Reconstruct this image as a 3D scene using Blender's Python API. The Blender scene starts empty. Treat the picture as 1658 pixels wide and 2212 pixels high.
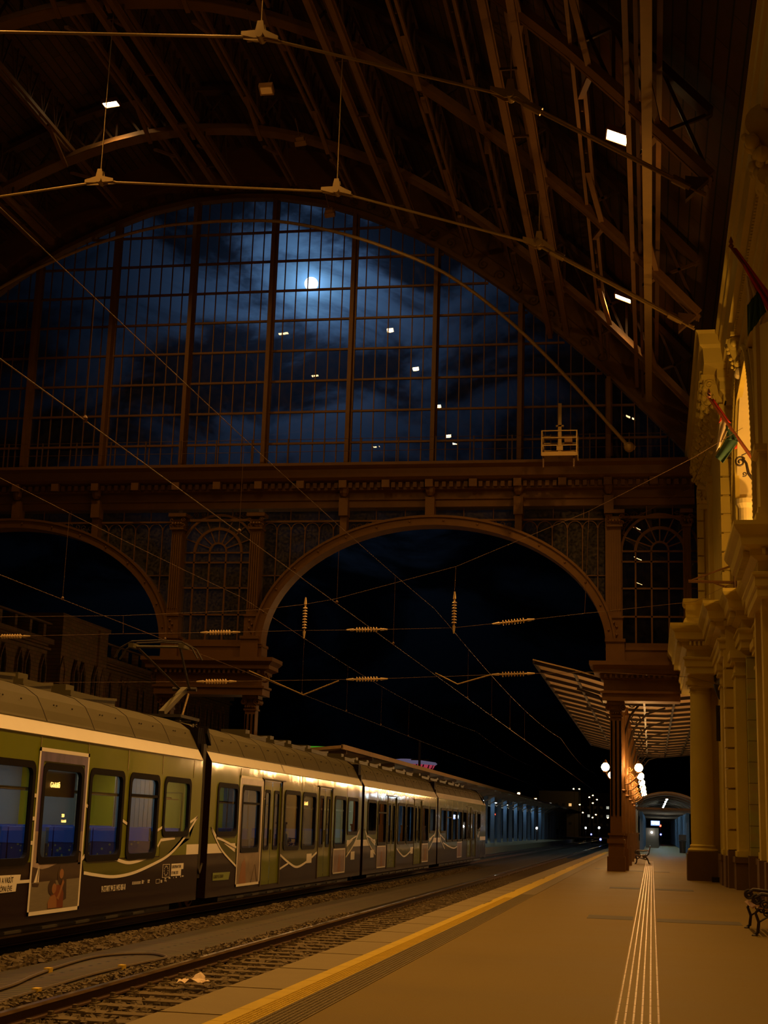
import bpy, math, random
from math import sin, cos, pi, sqrt, radians
from mathutils import Vector, Matrix
random.seed(11)
SC = bpy.context.scene
COL = SC.collection

# ------------------------------------------------------------------ materials
def nodes(m):
    m.use_nodes = True
    nt = m.node_tree
    return nt, nt.nodes, nt.links

def pbr(name, col, rough=.6, metal=0., var=.12, scale=3., bump=0., bscale=30., coat=0., stretch=(1,1,1), spec=.5):
    m = bpy.data.materials.new(name); nt, N, L = nodes(m)
    b = N['Principled BSDF']
    b.inputs['Roughness'].default_value = rough
    b.inputs['Metallic'].default_value = metal
    b.inputs['Specular IOR Level'].default_value = spec
    if coat:
        b.inputs['Coat Weight'].default_value = coat
        b.inputs['Coat Roughness'].default_value = .075
    tc = N.new('ShaderNodeTexCoord'); mp = N.new('ShaderNodeMapping')
    mp.inputs['Scale'].default_value = stretch
    L.new(tc.outputs['Object'], mp.inputs['Vector'])
    nz = N.new('ShaderNodeTexNoise'); nz.inputs['Scale'].default_value = scale; nz.inputs['Detail'].default_value = 5
    L.new(mp.outputs['Vector'], nz.inputs['Vector'])
    mx = N.new('ShaderNodeMix'); mx.data_type = 'RGBA'
    a = [max(0, c*(1-var)) for c in col[:3]] + [1]; c2 = [min(1, c*(1+var)) for c in col[:3]] + [1]
    mx.inputs['A'].default_value = a; mx.inputs['B'].default_value = c2
    L.new(nz.outputs['Fac'], mx.inputs['Factor']); L.new(mx.outputs['Result'], b.inputs['Base Color'])
    if coat >= .5 and not bump:
        n3 = N.new('ShaderNodeTexNoise'); n3.inputs['Scale'].default_value = 1.1; n3.inputs['Detail'].default_value = 2; L.new(mp.outputs['Vector'], n3.inputs['Vector'])
        b3 = N.new('ShaderNodeBump'); b3.inputs['Strength'].default_value = .5; b3.inputs['Distance'].default_value = .012
        L.new(n3.outputs['Fac'], b3.inputs['Height']); L.new(b3.outputs['Normal'], b.inputs['Coat Normal'])
    if bump:
        n2 = N.new('ShaderNodeTexNoise'); n2.inputs['Scale'].default_value = bscale; n2.inputs['Detail'].default_value = 4
        L.new(mp.outputs['Vector'], n2.inputs['Vector'])
        bp = N.new('ShaderNodeBump'); bp.inputs['Strength'].default_value = bump; bp.inputs['Distance'].default_value = .02
        L.new(n2.outputs['Fac'], bp.inputs['Height']); L.new(bp.outputs['Normal'], b.inputs['Normal'])
    return m

def emis(name, col, st):
    m = bpy.data.materials.new(name); nt, N, L = nodes(m)
    for n in list(N):
        if n.type == 'BSDF_PRINCIPLED': N.remove(n)
    e = N.new('ShaderNodeEmission'); e.inputs['Color'].default_value = (*col, 1); e.inputs['Strength'].default_value = st
    L.new(e.outputs[0], N['Material Output'].inputs['Surface'])
    return m

def glass(name, tint=(.8, .85, .9), refl=.06, fres=True, dirt=0., dscale=6.):
    m = bpy.data.materials.new(name); nt, N, L = nodes(m)
    for n in list(N):
        if n.type == 'BSDF_PRINCIPLED': N.remove(n)
    t = N.new('ShaderNodeBsdfTransparent'); t.inputs['Color'].default_value = (*tint, 1)
    g = N.new('ShaderNodeBsdfGlossy'); g.inputs['Roughness'].default_value = .0; g.inputs['Color'].default_value = (1, 1, 1, 1)
    mx = N.new('ShaderNodeMixShader')
    if fres:
        gm = N.new('ShaderNodeNewGeometry'); dt = N.new('ShaderNodeVectorMath'); dt.operation = 'DOT_PRODUCT'
        L.new(gm.outputs['Normal'], dt.inputs[0]); L.new(gm.outputs['Incoming'], dt.inputs[1])
        def mt(op, a, b=None):
            n = N.new('ShaderNodeMath'); n.operation = op
            for i, v in enumerate((a, b)):
                if v is None: continue
                if isinstance(v, (int, float)): n.inputs[i].default_value = v
                else: L.new(v, n.inputs[i])
            return n.outputs[0]
        k = mt('POWER', mt('SUBTRACT', 1., mt('ABSOLUTE', dt.outputs['Value'])), 5.)
        L.new(mt('MULTIPLY_ADD', k, 1-refl), mx.inputs[0])
        mx.inputs[0].links[0].from_node.inputs[2].default_value = refl
    else: mx.inputs[0].default_value = refl
    L.new(t.outputs[0], mx.inputs[1]); L.new(g.outputs[0], mx.inputs[2])
    out = mx.outputs[0]
    if dirt:
        d = N.new('ShaderNodeBsdfDiffuse'); d.inputs['Color'].default_value = (.35, .3, .24, 1)
        nz = N.new('ShaderNodeTexNoise'); nz.inputs['Scale'].default_value = dscale; nz.inputs['Detail'].default_value = 6
        tc = N.new('ShaderNodeTexCoord'); L.new(tc.outputs['Object'], nz.inputs['Vector'])
        r = N.new('ShaderNodeMapRange'); r.inputs[1].default_value = .35; r.inputs[2].default_value = .8
        r.inputs[3].default_value = dirt*.3; r.inputs[4].default_value = dirt*1.6
        L.new(nz.outputs['Fac'], r.inputs[0])
        m2 = N.new('ShaderNodeMixShader'); L.new(r.outputs[0], m2.inputs[0]); L.new(out, m2.inputs[1]); L.new(d.outputs[0], m2.inputs[2]); out = m2.outputs[0]
    L.new(out, N['Material Output'].inputs['Surface'])
    return m

def brickmat(name, c1, c2, mortar, w, h, mort=.01, rough=.85, bump=.4, plane='YZ', off=.5):
    """blocks / boards laid out in object space"""
    m = bpy.data.materials.new(name); nt, N, L = nodes(m); b = N['Principled BSDF']
    tc = N.new('ShaderNodeTexCoord'); sp = N.new('ShaderNodeSeparateXYZ'); cb = N.new('ShaderNodeCombineXYZ')
    L.new(tc.outputs['Object'], sp.inputs[0])
    L.new(sp.outputs[{'Y': 1, 'X': 0, 'Z': 2}[plane[0]]], cb.inputs[0]); L.new(sp.outputs[{'Y': 1, 'X': 0, 'Z': 2}[plane[1]]], cb.inputs[1])
    br = N.new('ShaderNodeTexBrick'); br.offset = off
    br.inputs['Scale'].default_value = 1; br.inputs['Brick Width'].default_value = w; br.inputs['Row Height'].default_value = h
    br.inputs['Mortar Size'].default_value = mort; br.inputs['Mortar Smooth'].default_value = .2
    br.inputs['Color1'].default_value = (*c1, 1); br.inputs['Color2'].default_value = (*c2, 1); br.inputs['Mortar'].default_value = (*mortar, 1)
    L.new(cb.outputs[0], br.inputs['Vector'])
    nz = N.new('ShaderNodeTexNoise'); nz.inputs['Scale'].default_value = 2.5; nz.inputs['Detail'].default_value = 6
    L.new(tc.outputs['Object'], nz.inputs['Vector'])
    mx = N.new('ShaderNodeMix'); mx.data_type = 'RGBA'; mx.blend_type = 'MULTIPLY'; mx.inputs['Factor'].default_value = .5
    L.new(br.outputs['Color'], mx.inputs['A']); L.new(nz.outputs['Color'], mx.inputs['B'])
    hs = N.new('ShaderNodeHueSaturation'); hs.inputs['Saturation'].default_value = .95; hs.inputs['Value'].default_value = 1.35
    L.new(mx.outputs['Result'], hs.inputs['Color'])
    L.new(hs.outputs['Color'], b.inputs['Base Color']); b.inputs['Roughness'].default_value = rough
    bp = N.new('ShaderNodeBump'); bp.inputs['Strength'].default_value = bump; bp.inputs['Distance'].default_value = .02; bp.invert = True
    L.new(br.outputs['Fac'], bp.inputs['Height']); L.new(bp.outputs['Normal'], b.inputs['Normal'])
    return m

def asphalt():
    m = bpy.data.materials.new('worn_asphalt'); nt, N, L = nodes(m); b = N['Principled BSDF']
    tc = N.new('ShaderNodeTexCoord')
    n1 = N.new('ShaderNodeTexNoise'); n1.inputs['Scale'].default_value = .5; n1.inputs['Detail'].default_value = 8; n1.inputs['Roughness'].default_value = .6
    mp = N.new('ShaderNodeMapping'); mp.inputs['Scale'].default_value = (.35, 1.2, 1); L.new(tc.outputs['Object'], mp.inputs['Vector'])
    L.new(mp.outputs[0], n1.inputs['Vector'])
    n2 = N.new('ShaderNodeTexNoise'); n2.inputs['Scale'].default_value = 60; n2.inputs['Detail'].default_value = 3; L.new(tc.outputs['Object'], n2.inputs['Vector'])
    mx = N.new('ShaderNodeMix'); mx.data_type = 'RGBA'
    mx.inputs['A'].default_value = (.165, .112, .018, 1); mx.inputs['B'].default_value = (.235, .158, .026, 1)
    L.new(n1.outputs['Fac'], mx.inputs['Factor'])
    m2 = N.new('ShaderNodeMix'); m2.data_type = 'RGBA'; m2.blend_type = 'MULTIPLY'; m2.inputs['Factor'].default_value = .35
    L.new(mx.outputs['Result'], m2.inputs['A']); L.new(n2.outputs['Color'], m2.inputs['B'])
    L.new(m2.outputs['Result'], b.inputs['Base Color'])
    r = N.new('ShaderNodeMapRange'); r.inputs[3].default_value = .5; r.inputs[4].default_value = .75; b.inputs['Specular IOR Level'].default_value = .3; L.new(n1.outputs['Fac'], r.inputs[0]); L.new(r.outputs[0], b.inputs['Roughness'])
    bp = N.new('ShaderNodeBump'); bp.inputs['Strength'].default_value = .25; bp.inputs['Distance'].default_value = .01
    L.new(n2.outputs['Fac'], bp.inputs['Height']); L.new(bp.outputs['Normal'], b.inputs['Normal'])
    return m

def dotmat(name, base, dots, scale):
    m = bpy.data.materials.new(name); nt, N, L = nodes(m); b = N['Principled BSDF']; b.inputs['Roughness'].default_value = .9
    tc = N.new('ShaderNodeTexCoord'); v = N.new('ShaderNodeTexVoronoi'); v.inputs['Scale'].default_value = scale
    L.new(tc.outputs['Object'], v.inputs['Vector'])
    lt = N.new('ShaderNodeMath'); lt.operation = 'LESS_THAN'; lt.inputs[1].default_value = .22; L.new(v.outputs['Distance'], lt.inputs[0])
    mx = N.new('ShaderNodeMix'); mx.data_type = 'RGBA'; mx.inputs['A'].default_value = (*base, 1); mx.inputs['B'].default_value = (*dots, 1)
    L.new(lt.outputs[0], mx.inputs['Factor']); L.new(mx.outputs['Result'], b.inputs['Base Color'])
    return m

STONE = (.62, .49, .09)
M = dict(
 floor=asphalt(),
 patch=pbr('painted_shadow_patch', (.085, .07, .055), .7, bump=.2),
 kerb=pbr('kerb_concrete', (.20, .15, .06), .7, bump=.2, bscale=50),
 yellow=pbr('yellow_paving', (.52, .36, .01), .55, var=.2, scale=5),
 tact=pbr('tactile_grey', (.16, .12, .05), .6, var=.2, scale=7),
 metalstrip=pbr('worn_metal_strip', (.48, .34, .19), .36, .6, var=.5, scale=12, stretch=(1, 3, 1)),
 stone=pbr('facade_stone', STONE, .8, var=.14, scale=1.2, bump=.15, bscale=14),
 stonelt=pbr('facade_plaster', (.62, .52, .25), .8, var=.08, scale=1.),
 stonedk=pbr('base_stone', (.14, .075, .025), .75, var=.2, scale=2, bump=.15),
 ashlar=brickmat('ashlar', (.36, .33, .08), (.4, .36, .09), (.14, .11, .03), 8., .62, .012, plane='YZ'),
 iron=pbr('painted_iron', (.14, .062, .011), .55, .1, var=.2, scale=3),
 irondk=pbr('dark_iron', (.035, .024, .018), .45, .4, var=.3),
 roofw=brickmat('roof_boards', (.09, .042, .015), (.055, .025, .009), (.012, .007, .003), 3.1, .32, .02, plane='YX', rough=.8),
 steel=pbr('truss_steel', (.09, .042, .015), .6, .1, var=.2),
 girder=pbr('girder_paint', (.18, .09, .03), .55, .1, var=.15),
 tie=pbr('tie_rod_paint', (.34, .22, .07), .5, .2, var=.15),
 rail=pbr('rail_side_rust', (.085, .042, .022), .75, .3, var=.3, scale=20),
 railtop=pbr('rail_head_polish', (.7, .55, .45), .17, 1., var=.1, scale=8),
 sleeper=pbr('sleeper_wood', (.11, .075, .03), .8, var=.35, scale=14, stretch=(1, 6, 1), bump=.3),
 ballast=pbr('ballast_soil', (.045, .03, .014), .95, var=.5, scale=22, bump=1., bscale=24),
 stonebit=pbr('ballast_stone', (.10, .07, .035), .85, var=.45, scale=30),
 plank=brickmat('track_planks', (.08, .055, .02), (.062, .043, .016), (.008, .005, .002), 2.4, .17, .028, plane='XY', rough=.75),
 glassg=glass('gable_glass', (.70, .76, .82), .05, dirt=.035, dscale=3.),
 glassp=glass('pale_dirty_glass', (.55, .58, .6), .04, dirt=.16, dscale=9.),
 glasst=glass('train_glass', (.80, .84, .86), .06),
 black=pbr('black_rubber', (.009, .006, .005), .6, var=.2, spec=.08),
 green=pbr('lime_green_paint', (.16, .20, .004), .5, var=.06, coat=1., spec=.1),
 olive=pbr('olive_green_paint', (.085, .10, .004), .5, spec=.1, coat=.9, var=.06),
 brown=pbr('dark_brown_paint', (.016, .005, .005), .5, spec=.1, coat=.5, var=.1),
 white=pbr('cream_white_paint', (.97, .92, .95), .4, coat=.3, var=.04),
 troof=pbr('train_roof_grey', (.085, .07, .03), .55, var=.12, scale=2),
 tgrey=pbr('underframe_grey', (.05, .042, .036), .6, .3, var=.3),
 wheel=pbr('wheel_steel', (.22, .12, .07), .45, .7, var=.3),
 seatb=dotmat('seat_fabric', (.018, .04, .16), (.35, .33, .1), 9.),
 seath=pbr('seat_head_blue', (.03, .13, .55), .5, var=.05),
 panel=pbr('interior_yellow', (.75, .55, .01), .5, var=.04),
 igrey=pbr('interior_grey', (.28, .3, .29), .5, var=.05),
 iceil=emis('ceiling_tube_light', (.75, .95, 1.), .5),
 led=emis('orange_led', (1., .42, .08), 7.),
 ledbox=pbr('display_housing', (.03, .012, .008), .4, var=.1),
 sky1=pbr('poster_sky', (.11, .07, .24), .35, coat=.5, var=.9, scale=2.2, stretch=(1, 2.6, .9)),
 sky2=pbr('poster_cloud', (.42, .33, .36), .35, coat=.5, var=.5, scale=3),
 hill=pbr('poster_hill', (.05, .025, .02), .35, coat=.5, var=.3, scale=8),
 lake=pbr('poster_lake', (.22, .19, .15), .35, coat=.5, var=.2, scale=12, stretch=(1, .3, 3)),
 skin=pbr('poster_skin', (.34, .15, .06), .35, coat=.5),
 orange=pbr('poster_orange', (.2, .045, .01), .35, coat=.5),
 photo=pbr('poster_photo_tan', (.27, .2, .15), .35, coat=.5, var=.6, scale=4),
 photog=pbr('poster_photo_violet', (.3, .22, .27), .35, coat=.5, var=.5, scale=2.5),
 ink=pbr('label_ink', (.04, .03, .03), .5),
 tag=pbr('green_tag', (.2, .26, .03), .4),
 flagr=pbr('flag_red', (.55, .03, .012), .8, bump=.1), flagw=pbr('flag_white', (.65, .55, .42), .8), flagg=pbr('flag_green', (.025, .075, .05), .8),
 pole=pbr('flag_pole_brown', (.2, .05, .02), .5),
 cloth=pbr('dark_cloth', (.02, .02, .022), .9), skinp=pbr('skin', (.35, .2, .13), .6),
 paper=pbr('litter_paper', (.78, .62, .48), .8), cable=pbr('cable_rubber', (.10, .07, .045), .6), clip=pbr('cable_clip', (.6, .4, .02), .6),
 insul=pbr('porcelain_insulator', (.75, .55, .32), .15, coat=.5),
 wire=pbr('contact_wire', (.13, .065, .03), .5, .3),
 bluepost=pbr('blue_post_paint', (.10, .17, .28), .5, var=.15),
 canroof=pbr('canopy_roof', (.16, .11, .07), .7), boards=pbr('canopy_boards', (.62, .42, .22), .7, var=.2, scale=4),
 bldg=brickmat('far_brick', (.30, .17, .06), (.22, .13, .045), (.12, .07, .03), .7, .3, .02, plane='YZ'),
 bdark=pbr('far_window_dark', (.02, .016, .014), .3),
 tower=pbr('far_concrete', (.10, .085, .07), .9), slat=pbr('bench_slat', (.3, .16, .08), .22, var=.2, coat=.4),
 stad=pbr('stadium_shell', (.3, .3, .32), .6),
 pink=emis('stadium_pink', (1., .1, .18), .30), pinkw=emis('stadium_rim', (.62, .5, .85), .14), lime=emis('green_rim', (.25, 1., .05), .18),
 lampw=emis('flood_lens', (1., .66, .27), 40.), lampoff=pbr('flood_lens_unlit', (.6, .4, .2), .3),
 globe=emis('lantern_globe', (1., .52, .17), 175.), bulb=emis('street_bulb', (1., .6, .2), 60.),
 winl=emis('lit_window', (1., .55, .18), .9), winc=emis('lit_window_cool', (.8, .8, .65), .5),
 tube=emis('led_tube', (.62, .9, 1.), 75.), screen=emis('board_screen', (.25, .4, .95), 1.6),
 red=emis('signal_red', (1., .05, .02), 14.), blue=emis('signal_blue', (.15, .2, 1.), 20.), wht=emis('signal_white', (.8, .9, 1.), 24.),
)

# ------------------------------------------------------------------ mesh builder
class MB:
    def __init__(s): s.v = []; s.f = []; s.m = []
    def add(s, vs, fs, mi=0):
        o = len(s.v); s.v += [tuple(v) for v in vs]
        for f in fs: s.f.append([i+o for i in f]); s.m.append(mi)
    def box(s, x0, x1, y0, y1, z0, z1, mi=0):
        if x0 > x1: x0, x1 = x1, x0
        if y0 > y1: y0, y1 = y1, y0
        if z0 > z1: z0, z1 = z1, z0
        s.add([(x0,y0,z0),(x1,y0,z0),(x1,y1,z0),(x0,y1,z0),(x0,y0,z1),(x1,y0,z1),(x1,y1,z1),(x0,y1,z1)],
              [(0,3,2,1),(4,5,6,7),(0,1,5,4),(1,2,6,5),(2,3,7,6),(3,0,4,7)], mi)
    def bar(s, p, q, w, h=None, mi=0, up=(0, 0, 1)):
        h = h or w; p = Vector(p); q = Vector(q); d = (q-p)
        if d.length < 1e-6: return
        d.normalize(); u = Vector(up)
        if abs(d.dot(u)) > .98: u = Vector((0, 1, 0)) if abs(d.y) < .9 else Vector((1, 0, 0))
        a = d.cross(u).normalized(); b = a.cross(d).normalized(); a *= w/2; b *= h/2
        vs = [p-a-b, p+a-b, p+a+b, p-a+b, q-a-b, q+a-b, q+a+b, q-a+b]
        s.add(vs, [(0,3,2,1),(4,5,6,7),(0,1,5,4),(1,2,6,5),(2,3,7,6),(3,0,4,7)], mi)
    def tube(s, pts, r, n=8, mi=0, closed=False, cap=True):
        pts = [Vector(p) for p in pts]; rs = r if isinstance(r, (list, tuple)) else [r]*len(pts)
        N = len(pts); o = len(s.v); prev = None
        for i, p in enumerate(pts):
            if closed: d = pts[(i+1) % N]-pts[i-1]
            else: d = pts[min(i+1, N-1)]-pts[max(i-1, 0)]
            d.normalize()
            if prev is None:
                u = Vector((0, 0, 1)) if abs(d.z) < .9 else Vector((0, 1, 0))
                a = d.cross(u).normalized()
            else:
                a = (prev-d*prev.dot(d)).normalized()
            prev = a; b = d.cross(a)
            for k in range(n):
                t = 2*pi*k/n; s.v.append(tuple(p+(a*cos(t)+b*sin(t))*rs[i]))
        rng = N if closed else N-1
        for i in range(rng):
            for k in range(n):
                a0 = o+i*n+k; a1 = o+i*n+(k+1) % n; j = (i+1) % N; b0 = o+j*n+k; b1 = o+j*n+(k+1) % n
                s.f.append([a0, a1, b1, b0]); s.m.append(mi)
        if cap and not closed:
            s.f.append([o+k for k in range(n)][::-1]); s.m.append(mi); s.f.append([o+(N-1)*n+k for k in range(n)]); s.m.append(mi)
    def lathe(s, c, prof, n=16, mi=0, axis='z'):
        o = len(s.v); cx, cy, cz = c
        for r, z in prof:
            for k in range(n):
                t = 2*pi*k/n
                if axis == 'z': s.v.append((cx+r*cos(t), cy+r*sin(t), cz+z))
                elif axis == 'x': s.v.append((cx+z, cy+r*cos(t), cz+r*sin(t)))
                else: s.v.append((cx+r*sin(t), cy+z, cz+r*cos(t)))
        for i in range(len(prof)-1):
            for k in range(n):
                s.f.append([o+i*n+k, o+i*n+(k+1) % n, o+(i+1)*n+(k+1) % n, o+(i+1)*n+k]); s.m.append(mi)
        s.f.append([o+k for k in range(n)][::-1]); s.m.append(mi)
        s.f.append([o+(len(prof)-1)*n+k for k in range(n)]); s.m.append(mi)
    def sphere(s, c, r, n=12, mi=0, sz=1.):
        s.lathe(c, [(r*sin(pi*i/8)+1e-4, -r*sz*cos(pi*i/8)) for i in range(9)], n, mi)
    def prism(s, poly, fn, d, mi=0):
        """poly: 2-D outline, fn(a,b,t) -> 3-D, t = 0..d"""
        n = len(poly); a = [fn(p[0], p[1], 0) for p in poly]; b = [fn(p[0], p[1], d) for p in poly]
        s.add(a+b, [tuple(range(n))[::-1], tuple(range(n, 2*n))]+[(i, (i+1) % n, (i+1) % n+n, i+n) for i in range(n)], mi)
    def sweep(s, path, prof, mi=0, cap=True):
        """moulding: path = plan polyline (x,y); prof = (outward offset, z) outline, mitred. outward = right-hand side of travel"""
        P = [Vector((p[0], p[1])) for p in path]; n = len(P); k = len(prof); o = len(s.v)
        for i in range(n):
            d1 = (P[i]-P[i-1]).normalized() if i > 0 else None
            d2 = (P[i+1]-P[i]).normalized() if i < n-1 else None
            d1 = d1 or d2; d2 = d2 or d1
            n1 = Vector((d1.y, -d1.x)); n2 = Vector((d2.y, -d2.x)); m = n1+n2
            m = n1 if m.length < 1e-6 else m.normalized(); sc = 1/max(.3, m.dot(n1))
            for off, z in prof: s.v.append((P[i].x+m.x*off*sc, P[i].y+m.y*off*sc, z))
        for i in range(n-1):
            for j in range(k):
                j2 = (j+1) % k
                s.f.append([o+i*k+j, o+i*k+j2, o+(i+1)*k+j2, o+(i+1)*k+j]); s.m.append(mi)
        if cap:
            s.f.append([o+j for j in range(k)][::-1]); s.m.append(mi); s.f.append([o+(n-1)*k+j for j in range(k)]); s.m.append(mi)
    def build(s, name, mats, parent=None, smooth=False, label=None):
        me = bpy.data.meshes.new(name); me.from_pydata(s.v, [], s.f)
        if not isinstance(mats, (list, tuple)): mats = [mats]
        for m in mats: me.materials.append(M[m] if isinstance(m, str) else m)
        if len(mats) > 1:
            for p, i in zip(me.polygons, s.m): p.material_index = i
        me.validate(); me.update()
        import bmesh
        b = bmesh.new(); b.from_mesh(me); bmesh.ops.recalc_face_normals(b, faces=b.faces); b.to_mesh(me); b.free()
        if smooth:
            for p in me.polygons: p.use_smooth = True
            try: me.set_sharp_from_angle(angle=radians(40))
            except Exception: pass
        o = bpy.data.objects.new(name, me); COL.objects.link(o)
        if parent: o.parent = parent
        if label: o['label'] = label
        return o

def one(fn):
    b = MB(); fn(b); return b
def tag(o, label, cat, group=None, kind=None):
    o['label'] = label; o['category'] = cat
    if group: o['group'] = group
    if kind: o['kind'] = kind
    return o
def thing(name, label, cat, loc=(0, 0, 0), group=None, rz=0):
    o = bpy.data.objects.new(name, None); COL.objects.link(o); o.location = loc; o.rotation_euler = (0, 0, rz)
    o.empty_display_size = .1
    return tag(o, label, cat, group)
def struct(name, label=None, cat=None):
    o = bpy.data.objects.new(name, None); COL.objects.link(o); o['kind'] = 'structure'
    if label: o['label'] = label
    if cat: o['category'] = cat
    return o
def st(o, label, cat):
    o['kind'] = 'structure'; o['label'] = label; o['category'] = cat; return o
def kids(o): return [c for c in bpy.data.objects if c.parent == o]
def copy_tree(o, parent=None, loc=None):
    def rec(src, par):
        c = src.copy(); COL.objects.link(c); c.parent = par
        for ch in SRC[src.name]: rec(ch, c)
        return c
    SRC = {}
    allo = list(bpy.data.objects)
    for a in allo: SRC.setdefault(a.name, [])
    for a in allo:
        if a.parent: SRC[a.parent.name].append(a)
    c = rec(o, parent)
    if loc is not None: c.location = loc
    return c
def text(body, size, loc, rot, mat, parent, name='lettering', ext=.002, sx=1.):
    cu = bpy.data.curves.new(name+'_curve', 'FONT'); cu.body = body; cu.size = size; cu.extrude = ext; cu.resolution_u = 3
    t = bpy.data.objects.new('tmp', cu); COL.objects.link(t)
    bpy.context.view_layer.update()
    me = bpy.data.meshes.new_from_object(t); bpy.data.objects.remove(t)
    me.materials.clear(); me.materials.append(M[mat])
    o = bpy.data.objects.new(name, me); COL.objects.link(o); o.location = loc; o.rotation_euler = rot; o.scale = (sx, 1, 1)
    if parent: o.parent = parent
    return o
def spiral(c, r0, turns, plane, start=0, sgn=1, n=26, rmin=.18):
    out = []
    for i in range(n+1):
        t = i/n; a = start+sgn*t*turns*2*pi; r = r0*(1-(1-rmin)*t)
        u, v = r*cos(a), r*sin(a)
        out.append((c[0]+u, c[1], c[2]+v) if plane == 'xz' else (c[0], c[1]+u, c[2]+v))
    return out

# ------------------------------------------------------------------ layout constants
AX = -18.98          # axis of the hall
YG = 60.2            # plane of the gable
def SX(v): return v*1.0561
def SZ(v): return 1.6+(v-1.6)*1.0561
_T = [(0, 28.65), (2, 28.55), (4, 28.15), (6, 27.45), (8, 26.55), (10, 25.35), (12, 23.85), (14, 22.15), (16, 20.3), (18, 18.2), (19.2, 16.9), (22, 13.5)]
def zarch(x):
    d = abs(x-AX)/1.0561
    for (a, za), (b, zb) in zip(_T, _T[1:]):
        if d <= b: return SZ(za+(zb-za)*(d-a)/(b-a))
    return SZ(13.5)
exec_parts = []

# ================================================================== GROUND, PLATFORM
b = MB()
b.box(-4.0, 7, -12, 128, -1.2, 0, 0)
b.box(-4.0, 7, 128, 300, -1.2, 0, 0)
o = st(b.build('floor', 'floor'), 'brown worn asphalt station platform running from the foreground to the far canopy', 'platform')
b = MB(); b.box(-160, 120, -20, 700, -1.3, -.62)
st(b.build('ground', 'ballast'), 'dark trackbed ground between and beyond the platforms', 'ground')
# edge slabs, yellow line, tactile paving, guidance strip
b = MB()
y = -10.
while y < 128:
    b.box(-4.06, -3.5, y, y+1.94, -.12, .006); y += 2.
st(b.build('trim_1', 'kerb'), 'row of plain grey kerb slabs along the platform edge', 'platform edge')
b = MB()
for i in range(170):
    y = -10+i*.8
    if y > 112: break
    w = .06*((i*37 % 5)/5) if i % 7 in (2, 3) and y > 26 else 0
    b.box(-3.5+w, -3.16, y, y+.79, 0, .011)
for i in range(0, 560):                                     # raised studs of the nearest tiles
    y = 9.+i*.05
    if y > 34: break
    for j in range(5): b.box(-3.345+j*.037, -3.325+j*.037, y, y+.024, .011, .016)
st(b.build('trim_2', 'yellow'), 'worn yellow warning line painted and studded along the platform edge', 'safety line')
b = MB()
b.box(-3.16, -2.82, -10, 112, 0, .008)
for i in range(0, 500):
    y = 9.+i*.06
    if y > 36: break
    for j in range(7): b.box(-3.14+j*.046, -3.115+j*.046, y, y+.032, .008, .014)
st(b.build('trim_3', 'tact'), 'grey studded tactile paving beside the yellow line', 'tactile paving')
b = MB()
b.box(-.335, .06, 4, 82, 0, .006, 1)
for j in range(6):
    x = -.32+j*.0715
    y = 4.
    while y < 82:
        b.box(x, x+.016, y, y+.58, .006, .012, 0); y += .6
st(b.build('trim_4', ['metalstrip', 'kerb']), 'guidance strip of six polished metal ribs leading down the middle of the platform', 'guidance strip')
b = MB()
for (x0, x1, y0, y1) in [(-1.2, -.36, 42.2, 43.3), (.08, 1.15, 42.2, 43.3), (-1.2, -.36, 27.6, 28.7), (.08, 1.6, 27.4, 28.4), (-2.4, -1.4, 62.8, 63.6), (-1.0, -.36, 61, 62.0), (.08, .7, 61, 61.7)]:
    b.box(x0, x1, y0, y1, 0, .004)  # dark bands painted where shadows lie across the platform
b.build('trim_5', 'patch')
st(bpy.data.objects['trim_5'], 'dark rectangular patches and painted shadow bands on the asphalt beside the guidance strip', 'dark patch')

# ---- tracks: gauge rails, sleepers, ballast
def railprof(b, x, y0, y1, z=-.38):
    b.box(x-.036, x+.036, y0, y1, z-.035, z, 1)
    b.box(x-.012, x+.012, y0, y1, z-.14, z-.035, 0)
    b.box(x-.07, x+.07, y0, y1, z-.16, z-.14, 0)
def mkrail(x, y0, y1, label):
    b = MB(); railprof(b, x, y0, y1); o = b.build('railway_rail', ['rail', 'railtop']); tag(o, label, 'rail'); return o
mkrail(-6.46, 2, 300, 'left rail of the empty track next to the platform with a shiny head')
mkrail(-4.95, 2, 300, 'right rail of the empty track, running just below the platform edge')
mkrail(-11.86, 2, 300, 'far rail hidden under the green train')
mkrail(-10.35, 2, 300, 'near rail under the wheels of the green train')
s0 = None
for i in range(165):
    y = 9.+i*.62
    if s0 is None:
        b = MB(); b.box(-1.28, 1.28, -.12, .12, -.13, 0)
        for sx in (-.755, .755):
            b.box(sx-.16, sx+.16, -.07, .07, 0, .02)
            for q in (-.11, .11): b.box(sx+q-.025, sx+q+.025, -.03, .03, .02, .06)
        s0 = b.build('sleeper', 'sleeper'); o = s0
        tag(o, 'worn wooden sleeper lying in the ballast of the empty track', 'sleeper', 'sleepers of the empty track')
    else:
        o = s0.copy(); COL.objects.link(o)
    o.location = (-5.705+random.uniform(-.03, .03), y, -.545); o.rotation_euler = (0, 0, random.uniform(-.01, .01))
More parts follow.
